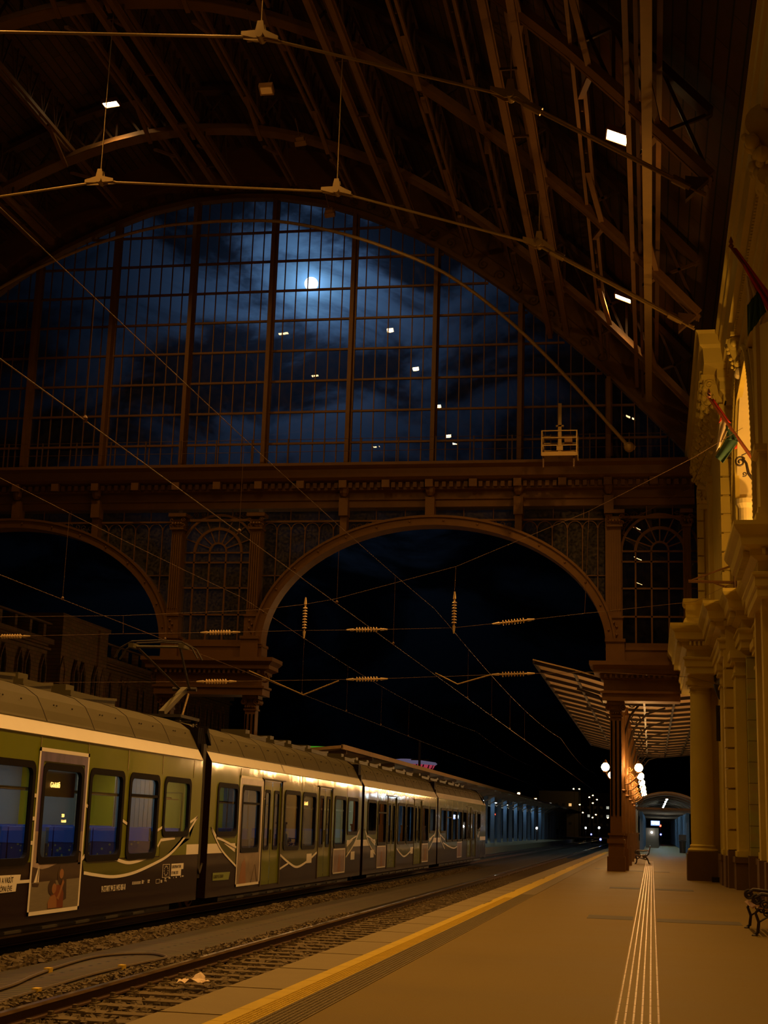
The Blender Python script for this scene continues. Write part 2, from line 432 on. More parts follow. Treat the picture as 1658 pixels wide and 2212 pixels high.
def ballast(name, x0, x1, y0, y1, n, z, label, size=(.025, .055), zf=None):
    b = MB()
    for i in range(n):
        t = random.random()**1.7; y = y0+(y1-y0)*t; x = random.uniform(x0, x1); r = random.uniform(*size)
        zz = z+(zf(x) if zf else 0)+random.uniform(-.01, .02)
        vs = [Vector((random.uniform(.6, 1.2)*r*sx, random.uniform(.6, 1.2)*r*sy, random.uniform(.4, .9)*r*sz)) for sx in (-1, 1) for sy in (-1, 1) for sz in (-1, 1)]
        a = random.uniform(0, pi); R = Matrix.Rotation(a, 3, 'Z') @ Matrix.Rotation(random.uniform(-.6, .6), 3, 'X')
        b.add([R @ v+Vector((x, y, zz)) for v in vs], [(0,1,3,2),(4,6,7,5),(0,4,5,1),(2,3,7,6),(0,2,6,4),(1,5,7,3)])
    o = b.build(name, 'stonebit'); tag(o, label, 'ballast', kind='stuff'); return o
ballast('track_ballast', -7.0, -4.15, 11, 60, 12000, -.585, 'loose crushed stone ballast between the rails of the empty track', size=(.02, .045))
ballast('shoulder_ballast', -9.35, -8.62, 14, 75, 9000, -.54, 'heap of crushed stone ballast along the train track', zf=lambda x: -.02+.10*(1-abs((x+8.98)/.4)**2))
ballast('side_ballast', -7.15, -6.85, 12, 34, 1500, -.50, 'thin line of gravel between the boards and the empty track', size=(.015, .035))
b = MB(); b.box(-8.62, -7.1, 5, 140, -.7, -.51)
st(b.build('trim_6', 'plank'), 'worn boarded walkway between the empty track and the train', 'boardwalk')
# litter and cable
b = MB()
pts = []
nx, ny = 9, 7
for j in range(ny):
    for i in range(nx):
        u, v = i/(nx-1), j/(ny-1)
        e = 1-.35*abs(v-.5)*2*(.5+.5*sin(7*u))
        pts.append((-.2+.4*u*e, -.13+.26*v, .02+.035*abs(sin(9*u+4*v))*e+.035*random.random()+.32*max(0, .22-abs(u-.6))*(1.5 if v > .5 else .5)))
b.add(pts, [(j*nx+i, j*nx+i+1, (j+1)*nx+i+1, (j+1)*nx+i) for j in range(ny-1) for i in range(nx-1)])
o = b.build('paper_litter', 'paper'); o.location = (-5.74, 18.25, -.50)
m_ = o.modifiers.new('s', 'SOLIDIFY'); m_.thickness = .004
tag(o, 'crumpled white paper lying in the ballast between the rails', 'litter')
b = MB()
cp = [(-7.6, 13.5), (-7.68, 16.7), (-7.92, 18.2), (-8.1, 19.5), (-8.2, 20.9), (-8.05, 21.6), (-7.7, 21.95), (-7.4, 21.8), (-7.22, 21.4), (-7.28, 20.4), (-7.33, 18.9), (-7.27, 17.6), (-7.2, 16.2), (-7.05, 14.5), (-7.0, 13)]
sm = []
for i in range(len(cp)-1):
    p0 = cp[max(0, i-1)]; p1 = cp[i]; p2 = cp[i+1]; p3 = cp[min(len(cp)-1, i+2)]
    for k in range(5):
        t = k/5
        sm.append(tuple(.5*((2*p1[a])+(-p0[a]+p2[a])*t+(2*p0[a]-5*p1[a]+4*p2[a]-p3[a])*t*t+(-p0[a]+3*p1[a]-3*p2[a]+p3[a])*t**3) for a in (0, 1))+(-.485,))
b.tube(sm, .022, 6)
cr = thing('power_cable', 'grey cable lying in a long loop on the boardwalk between the tracks', 'cable')
b.build('cable', 'cable', cr, True)
for i in (13, 47, 58):
    q = sm[i]; c = MB(); c.box(q[0]-.04, q[0]+.04, q[1]-.06, q[1]+.06, -.51, -.45); c.build('clip', 'clip', cr, label='small yellow clip')

# ================================================================== ROOF
b = MB()
xs = [AX+(-22.6+i*45.2/48) for i in range(49)]
top = [(x, zarch(x)+2.6) for x in xs]
for (xa, za), (xb, zb) in zip(top, top[1:]):
    b.add([(xa, -14, za), (xb, -14, zb), (xb, YG+.6, zb), (xa, YG+.6, za), (xa, -14, za+.2), (xb, -14, zb+.2), (xb, YG+.6, zb+.2), (xa, YG+.6, za+.2)],
          [(0, 1, 2, 3), (7, 6, 5, 4), (0, 4, 5, 1), (3, 2, 6, 7)])
b.box(3.0, 9, -14, YG+.6, 17.2, 17.5)
st(b.build('ceiling', 'roofw'), 'dark boarded barrel vault of the train hall', 'roof')
b = MB(); b.box(-44.5, -41.2, -14, YG, -.6, 19)
for i in range(7):
    y = -10+i*10; b.box(-41.2, -40.6, y, y+1.4, -.6, 17.5)
st(b.build('wall_left', 'stone'), 'far side wall of the train hall', 'wall')

for ti, yt in enumerate((24.3, 34.1, 43.95, 53.75)):
    root = thing('roof_truss', ['dark arched lattice roof truss nearest overhead', 'arched lattice roof truss carrying the upper tie rod',
             'arched lattice roof truss carrying the lower tie rod', 'arched lattice roof truss closest to the glass gable'][ti], 'roof truss')
    N = 34; lo = []; hi = []
    for i in range(N+1):
        x = AX-20.6+41.2*i/N; z = zarch(x)
        lo.append(Vector((x, yt, z+.35))); hi.append(Vector((x, yt, z+2.15)))
    c = MB()
    for dy in (-.28, .28):
        D = Vector((0, dy, 0))
        for a, bq in zip(lo, lo[1:]): c.bar(a+D, bq+D, .13, .2)
    for a, bq in zip(lo, lo[1:]): c.bar(a-Vector((0, 0, .1)), bq-Vector((0, 0, .1)), .62, .03)
    c.build('lower_chord', 'girder', root)
    c = MB()
    for a, bq in zip(hi, hi[1:]): c.bar(a, bq, .5, .2)
    c.build('upper_chord', 'steel', root)
    c = MB()
    for i in range(N):
        c.bar(lo[i], hi[i+1] if i % 2 else hi[i], .09); c.bar(hi[i], lo[i+1], .09)
    c.build('lattice', 'steel', root)

# longitudinal lattice purlins
pi_ = 0
offs = [-18.6, -16.7, -14.2, -11.2, -8.6, -5.6, -1.9, 0, 2.9, 5.8, 8.6, 11.2, 13.4, 15.4, 17.2, 18.9]
names = {15: 'lattice purlin lowest on the right side of the vault above the cornice', 14: 'lattice purlin second up from the cornice on the right',
         13: 'lattice purlin third up from the cornice on the right', 12: 'lattice purlin fourth up from the cornice on the right'}
for k, dx in enumerate(offs):
    x = AX+dx; z = zarch(x); c = MB()
    n = Vector((-dx*.9, 0, 16)).normalized()
    root = thing('lattice_purlin', names.get(k, 'dark lattice purlin running lengthwise under the roof boards'), 'roof purlin', group=None if k in names else 'lattice purlins high in the vault')
    for yy in (-.0,):
        for e in (-.13, .13): c.box(x+e-.05, x+e+.05, 2, YG-.8, z+.50, z+.66)
    c.build('bottom_chord', 'girder', root)
    c = MB(); c.box(x-.12, x+.12, 2, YG-.8, z+2.2, z+2.35); c.build('top_chord', 'steel', root)
    c = MB(); y = 18.
    while y < YG-2:
        c.bar((x, y, z+.6), (x, y+.65, z+2.25), .07); c.bar((x, y+.65, z+2.25), (x, y+1.3, z+.6), .07)
        c.bar((x, y, z+.6), (x, y, z+2.25), .06); y += 1.3
    c.build('web', 'steel', root)
    for yt in (24.3, 34.1, 43.95, 53.75):
        for s in (-1, 1):
            c = MB(); c.bar((x, yt+s*2.6, z+.58), (x+dx*.02, yt+s*.3, z-.25+abs(dx)*.01), .16, .1)
            c.build('knee_brace', 'girder', root)

# hanging paired rails of the maintenance cradle
for dx, lab in [(-8.6, 'paired hanging rails left of the middle of the vault'), (0, 'paired hanging rails under the crown of the vault'),
                (8.6, 'paired hanging rails right of the crown, ending over the glass gable'), (15.25, 'paired pale brown hanging rails low on the right of the vault')]:
    x = AX+dx; z = zarch(x)-.35-(.35 if dx > 10 else 0)
    root = thing('cradle_rail', lab, 'hanging rail')
    for e in (-.36, .36):
        c = MB(); c.box(x+e-.1, x+e+.1, 4, YG-2.1, z-.1, z+.12); c.box(x+e-.13, x+e+.13, 4, YG-2.1, z+.12, z+.15)
        c.build('rail_beam', 'girder', root)
    for y in range(20, 58, 4): c = MB(); c.box(x-.36, x+.36, y, y+.06, z+.05, z+.12); c.build('cross_piece', 'steel', root)
    for yt in (24.3, 34.1, 43.95, 53.75):
        for e in (-.36, .36): c = MB(); c.box(x+e-.04, x+e+.04, yt-.04, yt+.04, z, z+1.); c.build('hanger', 'steel', root)
x = .03; z = 19.3
root = thing('cradle_rail', 'single pale hanging rail above the right lamps', 'hanging rail')
c = MB(); c.box(x-.13, x+.13, 4, YG-2, z-.12, z+.12); c.build('rail_beam', 'tie', root)
for yt in (24.3, 34.1, 43.95, 53.75): c = MB(); c.box(x-.04, x+.04, yt-.04, yt+.04, z, z+2.2); c.build('hanger', 'steel', root)
for xx, zz in ((-.45, 19.9), (.35, 20.3)):
    c = MB(); c.box(xx-.07, xx+.07, 8, YG-2, zz-.07, zz+.07)
    o = c.build('side_rail', 'girder', root)

# tie rods with three-armed node plates
def noden(b, c, y, right=None, s=1., aL=None, aR=None):
    """flat three-armed plate; arms point left, right and up"""
    for yy in (y-.13, y+.09):
        P = [(-1.15, aL*-1.15-.02), (-1.15, aL*-1.15+.22), (-.28, .34), (-.17, .95), (.17, .95), (.28, .34), (1.15, aR*1.15+.22), (1.15, aR*1.15-.02), (.35, -.16), (-.35, -.16)]
        b.prism([(c[0]+p[0]*s, c[1]+p[1]*s) for p in P], lambda a, q, t, yy=yy: (a, yy+t, q), .04)
    b.lathe((c[0], y-.2, c[1]), [(.1, 0), (.1, .4)], 10, axis='y')
for yt, lab, lab2 in ((34.1, 'upper polygonal tie rod with three-armed plates across the hall', None), (43.95, 'lower polygonal tie rod with three-armed plates in front of the glass gable', None)):
    root = thing('tie_rod', lab, 'tie rod')
    nd = [(-20.5, 17.5), (-15.5, 20.35), (-8.6, 22.6), (0, 23.45), (8.6, 22.6), (15.5, 20.35), (20.45, 17.3)]
    nd = [(AX+a, z) for a, z in nd]
    slopes = [(q[1]-p[1])/(q[0]-p[0]) for p, q in zip(nd, nd[1:])]
    for i, (p, q) in enumerate(zip(nd, nd[1:])):
        c = MB(); dbl = i in (0, 5)
        for e in ((-.16, .16) if dbl else (0,)):
            c.tube([(p[0], yt+e*.6, p[1]+e*.5), (q[0], yt+e*.6, q[1]+e*.5)], .038 if dbl else .045, 8)
            for t in (.12, .88): 
                m1 = Vector((p[0]+(q[0]-p[0])*t, yt+e*.6, p[1]+(q[1]-p[1])*t+e*.5)); dv = Vector((q[0]-p[0], 0, q[1]-p[1])).normalized()
                if dbl: c.tube([m1-dv*.25, m1+dv*.25], .085, 6)
        c.build('rod', 'tie', root, True)
    for i in range(1, 6):
        c = MB(); noden(c, nd[i], yt, s=.46, aL=slopes[i-1], aR=slopes[i])
        c.build('node_plate', 'tie', root)
        c = MB(); zt = zarch(nd[i][0])+.3
        c.tube([(nd[i][0], yt, nd[i][1]+.35), (nd[i][0], yt, zt)], .02, 6); c.build('hanger', 'tie', root)
    for s in (-1, 1):
        c = MB(); ex = AX+s*20.45; c.prism([(0, -.3), (s*.75, .25), (0, .35)], lambda a, q, t: (ex+a*.8-s*.5, yt-.12+t, 17.45+q), .24)
        c.build('end_shoe', 'steel', root)
# curved wind tube in front of the gable
root = thing('curved_tie', 'long thin curved tube arching across the front of the glass gable', 'wind brace')
cur = [(-26.88, 21.89), (-22.15, 24.81), (-19.6, 25.75), (-17.35, 25.87), (-15, 25.75), (-12.59, 25.19), (-10.3, 24.35), (-7.95, 23.18), (-5.7, 21.4), (-3.51, 19.17), (-.72, 15.85)]
k = 57.2/53
pts = [(x*k, 57.2, 1.6+(z-1.6)*k) for x, z in cur]
half = [p for p in pts if p[0] > AX]
full = [(2*AX-p[0], p[1], p[2]) for p in half[::-1]]+half
sm2 = []
for i in range(len(full)-1):
    p0, p1, p2, p3 = [Vector(full[max(0, min(len(full)-1, j))]) for j in (i-1, i, i+1, i+2)]
    for q in range(4):
        t = q/4; sm2.append(.5*(2*p1+(p2-p0)*t+(2*p0-5*p1+4*p2-p3)*t*t+(3*p1-p0-3*p2+p3)*t**3))
sm2.append(Vector(full[-1]))
c = MB(); c.tube(sm2, .075, 8); c.build('tube', 'tie', root, True)
for e in (sm2[0], sm2[-1]):
    c = MB(); c.sphere(e, .22, 10); c.bar(e+Vector((-.2, 0, .15)), e+Vector((.25, 0, -.05)), .14); c.build('end_joint', 'tie', root)

# ================================================================== GABLE
X0, X1 = AX-21.3, AX+21.3
mull = [AX+(-5.5+i)*3.845 for i in range(12)]
bars = [SZ(z) for z in (17.32, 18.71, 20.1, 21.49, 22.88, 24.27, 25.66, 27.05)]
win = st(struct('window_1'), 'tall arched gable window of many panes with the moon behind it', 'window')
zb = SZ(16.2)
def archclip(x): return zarch(x)-.03
c = MB()
for x in mull:
    zt = archclip(x)
    if zt > zb+.2:
        m = MB(); m.box(x-.09, x+.09, YG-.42, YG+.1, zb, zt); m.box(x-.15, x+.15, YG-.05, YG+.06, zb, zt)
        m.build('mullion', 'iron', win)
bx = [AX-20.6]+mull+[AX+20.6]
for i in range(len(bx)-1):
    xa, xb = bx[i], bx[i+1]; m = MB(); g = MB(); n = 8; w = (xb-xa)
    nn = 7
    for j in range(1, nn):
        x = xa+w*j/nn; zt = archclip(x)
        if zt > zb: m.box(x-.022, x+.022, YG-.03, YG+.03, zb, zt)
    for z in bars:
        seg = [x for x in [xa+w*q/28 for q in range(29)] if archclip(x) > z]
        if len(seg) > 1: m.box(min(seg), max(seg), YG-.07, YG+.05, z-.045, z+.045)
    if m.v: m.build('glazing_bars', 'iron', win)
    for q in range(14):
        x = xa+w*q/14; x2 = xa+w*(q+1)/14
        za, zc = max(zb, archclip(x)), max(zb, archclip(x2))
        g.add([(x, YG, zb), (x2, YG, zb), (x2, YG, zc), (x, YG, za)], [(0, 1, 2, 3)])
    g.build('pane', 'glassg', win)
# solid band between window arch and roof, with a scroll frieze
gw = st(struct('wall_far'), 'brown painted iron gable wall with a heavy entablature over two track arches', 'gable wall')
b = MB(); NB = 80
for i in range(NB):
    xa = X0+(X1-X0)*i/NB; xb = X0+(X1-X0)*(i+1)/NB
    za, zc = zarch(xa), zarch(xb)
    for (o1, o2, y0, y1) in ((0, .22, YG-.3, YG+.12), (.22, 1.1, YG-.05, YG+.05), (1.1, 2.9, YG-.25, YG+.1)):
        b.add([(xa, y0, max(za+o1, zb)), (xb, y0, max(zc+o1, zb)), (xb, y0, max(zc+o2, zb)), (xa, y0, max(za+o2, zb)),
               (xa, y1, max(za+o1, zb)), (xb, y1, max(zc+o1, zb)), (xb, y1, max(zc+o2, zb)), (xa, y1, max(za+o2, zb))],
              [(0, 1, 2, 3), (7, 6, 5, 4), (0, 4, 5, 1), (3, 2, 6, 7)])
b.build('arch_band', 'iron', gw)
b = MB()
for i in range(46):
    x = AX-17+34*i/45; z = zarch(x)+.62
    b.tube([tuple(Vector(p)) for p in spiral((x, YG-.1, z), .26, 1.5, 'xz', start=i*1.7, sgn=(-1)**i, n=14)], .028, 5)
b.build('scroll_frieze', 'steel', gw, True)
# entablature
def prof(levels): return levels
zc0 = SZ(14.0)
b = MB()
front = YG-.1
P = [(0, SZ(14.45)), (.12, SZ(14.45)), (.12, SZ(14.72)), (.2, SZ(14.76)), (.2, SZ(14.82)), (.08, SZ(14.84)), (.08, SZ(15.1)), (.3, SZ(15.16)), (.3, SZ(15.45)), (.62, SZ(15.52)), (.75, SZ(15.62)), (.8, SZ(15.95)), (1.0, SZ(16.08)), (1.0, SZ(16.2)), (0, SZ(16.2))]
b.sweep([(X0, front), (1.9, front)][::1], [(o_, z) for o_, z in P])
b.box(X0, 1.9, front, YG+.5, SZ(14.45), SZ(16.2))
b.build('cornice', 'iron', gw)
b = MB()
x = X0
i = 0
while x < 1.7:
    if i % 6 == 0: b.box(x, x+.34, front-.72, front-.08, SZ(15.18), SZ(15.5))
    else: b.box(x+.07, x+.24, front-.5, front-.28, SZ(15.22), SZ(15.44))
    x += .32; i += 1
b.build('dentils', 'iron', gw)
# railing on top of the entablature
root = thing('catwalk_railing', 'thin wire railing with posts on top of the gable entablature', 'railing')
for i in range(0, 25):
    x = AX-20+i*1.66
    m = MB(); m.box(x-.025, x+.025, YG-.95, YG-.9, SZ(16.2), SZ(16.2)+1.15); m.build('post', 'steel', root)
for zz in (.55, 1.12):
    m = MB(); m.tube([(X0+1, YG-.92, SZ(16.2)+zz), (1.6, YG-.92, SZ(16.2)+zz)], .012, 5); m.build('rail_wire', 'steel', root)

# big track arches
def ell(cx, a, bb, z0, n, inner=0):
    return [(cx+(a+inner)*cos(pi-pi*i/n), z0+(bb+inner)*sin(pi*i/n)) for i in range(n+1)]
ZS = 9.05; RA, RB = 7.42, 5.25
ARC = (-9.235, 2*AX+9.235)
for ai, cx in enumerate(ARC):
    b = MB(); n = 48
    pi_in = ell(cx, RA, RB, ZS, n); po = ell(cx, RA, RB, ZS, n, .38)
    for i in range(n):
        for (y0, y1) in ((YG-.55, YG+.35),):
            a1, a2, b1, b2 = pi_in[i], pi_in[i+1], po[i], po[i+1]
            b.add([(a1[0], y0, a1[1]), (a2[0], y0, a2[1]), (b2[0], y0, b2[1]), (b1[0], y0, b1[1]), (a1[0], y1, a1[1]), (a2[0], y1, a2[1]), (b2[0], y1, b2[1]), (b1[0], y1, b1[1])],
                  [(0, 1, 2, 3), (7, 6, 5, 4), (0, 4, 5, 1), (3, 2, 6, 7)])
    for i in range(n):
        a1 = po[i]; a2 = po[i+1]; b.bar((a1[0], YG-.58, a1[1]), (a2[0], YG-.58, a2[1]), .1, .07, up=(0, 1, 0))
        if i % 3 == 1: 
            mm = ((pi_in[i][0]+po[i][0])/2, (pi_in[i][1]+po[i][1])/2); b.sphere((mm[0], YG-.56, mm[1]), .05, 6)
    b.build('track_arch', 'iron', gw)
    # spandrel glazing with slender bars and round heads
    wn = struct('window_%d' % (2+ai)); st(wn, ['glazed spandrels above the right track arch', 'glazed spandrels above the left track arch'][ai], 'window')
    ztop = SZ(14.0)-.1
    def zin(x):
        d = (x-cx)/(RA+.38)
        return ZS+(RB+.38)*sqrt(max(0, 1-d*d)) if abs(d) < 1 else ZS-1.1
    g = MB(); m = MB(); fr = MB()
    xa, xb = cx-RA-.35, cx+RA+.35
    nn = 40
    for i in range(nn):
        x = xa+(xb-xa)*i/nn; x2 = xa+(xb-xa)*(i+1)/nn
        g.add([(x, YG+.05, zin(x)), (x2, YG+.05, zin(x2)), (x2, YG+.05, SZ(14.45)), (x, YG+.05, SZ(14.45))], [(0, 1, 2, 3)])
    g.build('pane', 'glassp', wn)
    for s in (-1, 1):
        for i in range(1, 6):
            x = cx+s*(3.85+.0+i*.645)
            if zin(x) < ztop: m.box(x-.02, x+.02, YG-.02, YG+.05, zin(x), ztop-.25)
        for i in range(6):
            xc = cx+s*(3.85+.3225+i*.645)
            m.tube([(xc+.3*cos(pi*q/8), YG, ztop-.36+.3*sin(pi*q/8)) for q in range(9)], .022, 5)
        for zz in (SZ(11.6), SZ(10.0)):
            xs_ = [x for x in [cx+s*(3.85+q*.08) for q in range(50)] if zin(x) < zz and abs(x-cx) < RA+.3]
            if xs_: m.box(min(xs_), max(xs_), YG-.02, YG+.05, zz-.02, zz+.02)
        # leaf scroll panel
        for q in range(7):
            xx = cx+s*(1.7+q*.32); zz = (zin(xx)+ztop)/2
            if ztop-zin(xx) > .12:
                rr = min(.15, (ztop-zin(xx))*.42); fr.tube(spiral((xx, YG-.05, zz), rr, 1.2, 'xz', start=q, sgn=(-1)**q, n=10), .018, 4)
    m.box(xa, xb, YG-.05, YG+.05, ztop-.03, ztop+.05)
    for i in range(1, 12):
        x = xa+(xb-xa)*i/12; m.box(x-.015, x+.015, YG-.02, YG+.05, ztop, SZ(14.45))
    m.build('glazing_bars', 'iron', wn); fr.build('leaf_scroll', 'steel', wn, True)
# short posts and full pilasters carrying the entablature
b = MB()
for i, x in enumerate(mull):
    z0 = None
    for cx in ARC:
        if abs(x-cx) < RA+.2: z0 = ZS+(RB+.3)*sqrt(max(0, 1-((x-cx)/(RA+.38))**2))
    if z0:
        m = MB(); m.box(x-.15, x+.15, YG-.42, YG+.1, z0, SZ(14.45)); m.box(x-.2, x+.2, YG-.55, YG, SZ(14.05), SZ(14.8)); m.lathe((x, YG-.5, SZ(14.85)), [(.1, 0), (.2, .15), (.22, .4), (.14, .55)], 8)
        m.build('post', 'iron', gw)
def pilaster(x, w=.62):
    m = MB(); z0 = SZ(8.05)
    m.box(x-w*.62, x+w*.62, YG-.62, YG+.3, z0, z0+.85)
    m.box(x-w*.68, x+w*.68, YG-.68, YG+.3, z0+.85, z0+.98)
    m.box(x-w*.5, x+w*.5, YG-.5, YG+.25, z0+.98, z0+1.9)
    m.box(x-w*.56, x+w*.56, YG-.56, YG+.25, z0+1.86, z0+1.94)
    m.box(x-w*.4, x+w*.4, YG-.45, YG+.25, z0+1.9, SZ(13.95))
    for e in (-.26, -.13, 0, .13, .26): m.box(x+e*w*1.25-.025, x+e*w*1.25+.025, YG-.5, YG-.44, z0+2.2, SZ(13.3))
    m.box(x-w*.52, x+w*.52, YG-.58, YG+.1, SZ(13.5), SZ(13.58))
    for s in (-1, 1):
        for zz in (13.65, 13.9):
            m.tube(spiral((x+s*w*.42, YG-.56, SZ(zz)), .11, 1.2, 'xz', n=10, sgn=s), .03, 4)
    m.box(x-w*.66, x+w*.66, YG-.62, YG+.1, SZ(14.05), SZ(14.2))
    for i in range(4): m.sphere((x-.2+i*.13, YG-.56, SZ(13.75)), .07, 6)
    # leaf ornament on the pedestal
    for q in range(4): m.sphere((x+(-.06 if q % 2 else .06), YG-.52, z0+1.15+q*.17), .055, 6)
    m.build('pilaster', 'iron', gw)
for x in (SX(-1.35), SX(-16.25), 2*AX-SX(-16.25), 2*AX-SX(-1.35), 1.55): pilaster(x, .62 if x < 1 else .4)

# arched windows over the piers
def archwin(idx, cx, hw, label, zs=13.2, z0=9.2):
    wn = st(struct('window_%d' % idx), label, 'window'); m = MB(); y = YG
    def ring(r, w, z=zs):
        p = [(cx+r*cos(pi-pi*i/24), y, z+r*sin(pi*i/24)) for i in range(25)]
        for a, q in zip(p, p[1:]): m.bar(a, q, .12, w, up=(0, 0, 1) if abs(q[0]-a[0]) > abs(q[2]-a[2]) else (1, 0, 0))
    k = hw/1.62
    ring(1.62*k, .1); ring(1.03*k, .12); ring(.36*k, .08, zs+.05)
    for i in range(1, 8):
        a = pi*i/8
        m.bar((cx+.38*k*cos(a), y, zs+.05+.38*k*sin(a)), (cx+1.6*k*cos(a), y, zs+1.6*k*sin(a)), .05)
    for x in (-1.62, -1.03, -.36, .36, 1.03, 1.62): m.box(cx+x*k-.035, cx+x*k+.035, y-.05, y+.05, z0, zs)
    for z in (13.2, 12.75, 11.6, 10.4): m.box(cx-1.62*k, cx+1.62*k, y-.05, y+.05, z-.035, z+.035)
    m.box(cx-1.7*k, cx+1.7*k, y-.1, y+.1, z0-.1, z0+.08)
    zt = SZ(13.98)
    m.box(cx-1.7*k, cx+1.7*k, y-.08, y+.08, zt-.05, zt+.06)
    for x in (-.55, .55): m.box(cx+x*k-.02, cx+x*k+.02, y-.03, y+.03, zt, SZ(14.45))
    m.build('window_frame', 'iron', wn)
    s_ = MB()
    for sx in (-1, 1):
        for (dx, dz, r, t) in ((1.42, 1.55, .2, 1.6), (1.05, 1.62, .13, 1.4), (1.52, 1.15, .14, 1.4), (1.2, 1.4, .12, 1.2), (.75, 1.66, .1, 1.2), (1.55, .8, .1, 1.2)):
            s_.tube(spiral((cx+sx*dx*k, y-.02, zs+dz*k), r, t, 'xz', start=dx*9, sgn=sx, n=12), .022, 4)
        s_.tube([(cx+sx*1.6*k, y, zs+.5), (cx+sx*1.5*k, y, zs+1.), (cx+sx*1.15*k, y, zs+1.45), (cx+sx*.6*k, y, zs+1.68)], .03, 4)
    s_.build('scroll_ornament', 'steel', wn, True)
    g = MB(); g.add([(cx-1.68*k, y+.02, z0), (cx+1.68*k, y+.02, z0), (cx+1.68*k, y+.02, SZ(14.45)), (cx-1.68*k, y+.02, SZ(14.45))], [(0, 1, 2, 3)])
    g.build('pane', 'glassp' if idx == 5 else 'glassg', wn)
archwin(4, .44, 1.6, 'arched fanlight window over the pier beside the stone facade')
archwin(5, AX, 1.72, 'arched window over the middle pier between the two track arches')

# piers: entablature blocks and columns
def pier(name, xa, xb, cols, label, capital=True, pad=(1, 1)):
    root = thing(name, label, 'pier')
    m = MB(); zt = SZ(8.05)
    pr = [(0, SZ(6.55)), (.08, SZ(6.55)), (.08, SZ(6.8)), (.16, SZ(6.84)), (.16, SZ(6.92)), (.02, SZ(6.95)), (.02, SZ(7.35)), (.15, SZ(7.4)), (.15, SZ(7.52)), (.42, SZ(7.6)), (.42, SZ(7.75)), (.6, SZ(7.9)), (.6, SZ(8.05)), (0, SZ(8.05))]
    y0, y1 = YG-.55, YG+.6
    path = [(xa, y1), (xa, y0), (xb, y0), (xb, y1)]
    if not pad[0]: path = path[1:]
    if not pad[1]: path = path[:-1]
    m.sweep(path, [(-o_, z) for o_, z in pr][::-1] if False else pr)
    m.box(xa, xb, y0, y1, SZ(6.55), zt)
    m.build('entablature', 'iron', root)
    m = MB(); x = xa
    while x < xb-.1: m.box(x, x+.1, y0-.32, y0-.1, SZ(7.42), SZ(7.56)); x += .22
    m.build('dentils', 'iron', root)
    m = MB(); m.box(xa+.1, xb-.1, y0+.1, y1-.1, zt, SZ(8.6)); m.box(xa+.05, xb-.05, y0+.05, y1-.1, SZ(8.55), SZ(8.66)); m.build('parapet', 'iron', root)
    for cx in cols:
        m = MB()
        m.box(cx-.36, cx+.36, YG-.36, YG+.36, 0, .58); m.box(cx-.31, cx+.31, YG-.31, YG+.31, .58, 1.1); m.box(cx-.36, cx+.36, YG-.36, YG+.36, 1.1, 1.26)
        m.box(cx-.28, cx+.28, YG-.28, YG+.28, 1.26, 1.45); m.box(cx-.33, cx+.33, YG-.33, YG+.33, 1.42, 1.5); 
        m.build('pedestal', 'iron', root)
        m = MB(); m.box(cx-.235, cx+.235, YG-.235, YG+.235, 1.5, SZ(6.1))
        for s in (-1, 1):
            for e in (-.17, 0, .17):
                m.box(cx+e-.03, cx+e+.03, YG-.265, YG-.235, 2.2, SZ(5.8))
        m.build('shaft', 'iron', root)
        m = MB(); m.box(cx-.29, cx+.29, YG-.29, YG+.29, SZ(5.95), SZ(6.02)); m.box(cx-.36, cx+.36, YG-.36, YG+.36, SZ(6.42), SZ(6.56)); m.box(cx-.25, cx+.25, YG-.25, YG+.25, SZ(6.0), SZ(6.45))
        for s in (-1, 1): m.tube(spiral((cx+s*.3, YG-.34, SZ(6.3)), .14, 1.6, 'xz', n=18, sgn=s, start=pi/2), .035, 5); m.lathe((cx+s*.3, YG-.3, SZ(6.3)), [(.13, 0), (.1, .3), (.13, .6)], 10, axis='y')
        for i in range(5): m.sphere((cx-.2+.1*i, YG-.3, SZ(6.1)), .06, 6)
        m.build('capital', 'iron', root)
    return root
pier('gable_pier', SX(-1.78), 1.2, [SX(-1.345)], 'dark iron pier standing on the platform between the lanterns', pad=(1, 0))
pier('gable_pier', SX(-20.15), SX(-15.65), [SX(-16.15), 2*AX-SX(-16.15)], 'iron pier with scrolled capitals rising behind the green train')
# bracket scroll of the middle pier
for s, x in ((1, SX(-15.65)), (-1, SX(-20.15))):
    m = MB(); m.tube(spiral((x+s*.1, YG-.45, SZ(7.25)), .22, 1.3, 'xz', start=pi/2, sgn=-s, n=16), .05, 6)
    m.build('scroll_bracket', 'iron', bpy.data.objects['gable_pier.001'])

# maintenance cradle hanging at the gable
root = thing('maintenance_cradle', 'small metal maintenance cradle with guard rails and mast on the gable entablature', 'work platform')
kx = lambda x: x*57.3/54
kz = lambda z: 1.6+(z-1.6)*57.3/54
xa, xb, z0, z1 = kx(-4.08), kx(-2.73), kz(15.75), kz(16.77)
m = MB(); m.box(xa, xb, 57.0, 57.9, z0, z0+.16); m.box(xa+.1, xb-.1, 57.1, 57.8, z0+.16, z0+.2); m.build('deck', 'tie', root)
m = MB()
for x in (xa, xb):
    for y in (57.0, 57.9): m.box(x-.025, x+.025, y-.025, y+.025, z0, z1)
for z in (z1, z1-.3, z1-.62):
    for y in (57.0, 57.9): m.box(xa, xb, y-.02, y+.02, z-.04, z)
    for x in (xa, xb): m.box(x-.02, x+.02, 57., 57.9, z-.04, z)
m.build('guard_rail', 'tie', root)
xm = (xa+xb)/2
m = MB(); m.box(xm-.07, xm+.07, 57.3, 57.45, z0, kz(17.95)); m.box(xm-.16, xm+.16, 57.3, 57.45, kz(17.0), kz(17.06)); m.box(xm-.13, xm+.13, 57.28, 57.47, z0+.3, z0+.5); m.build('mast', 'tie', root)
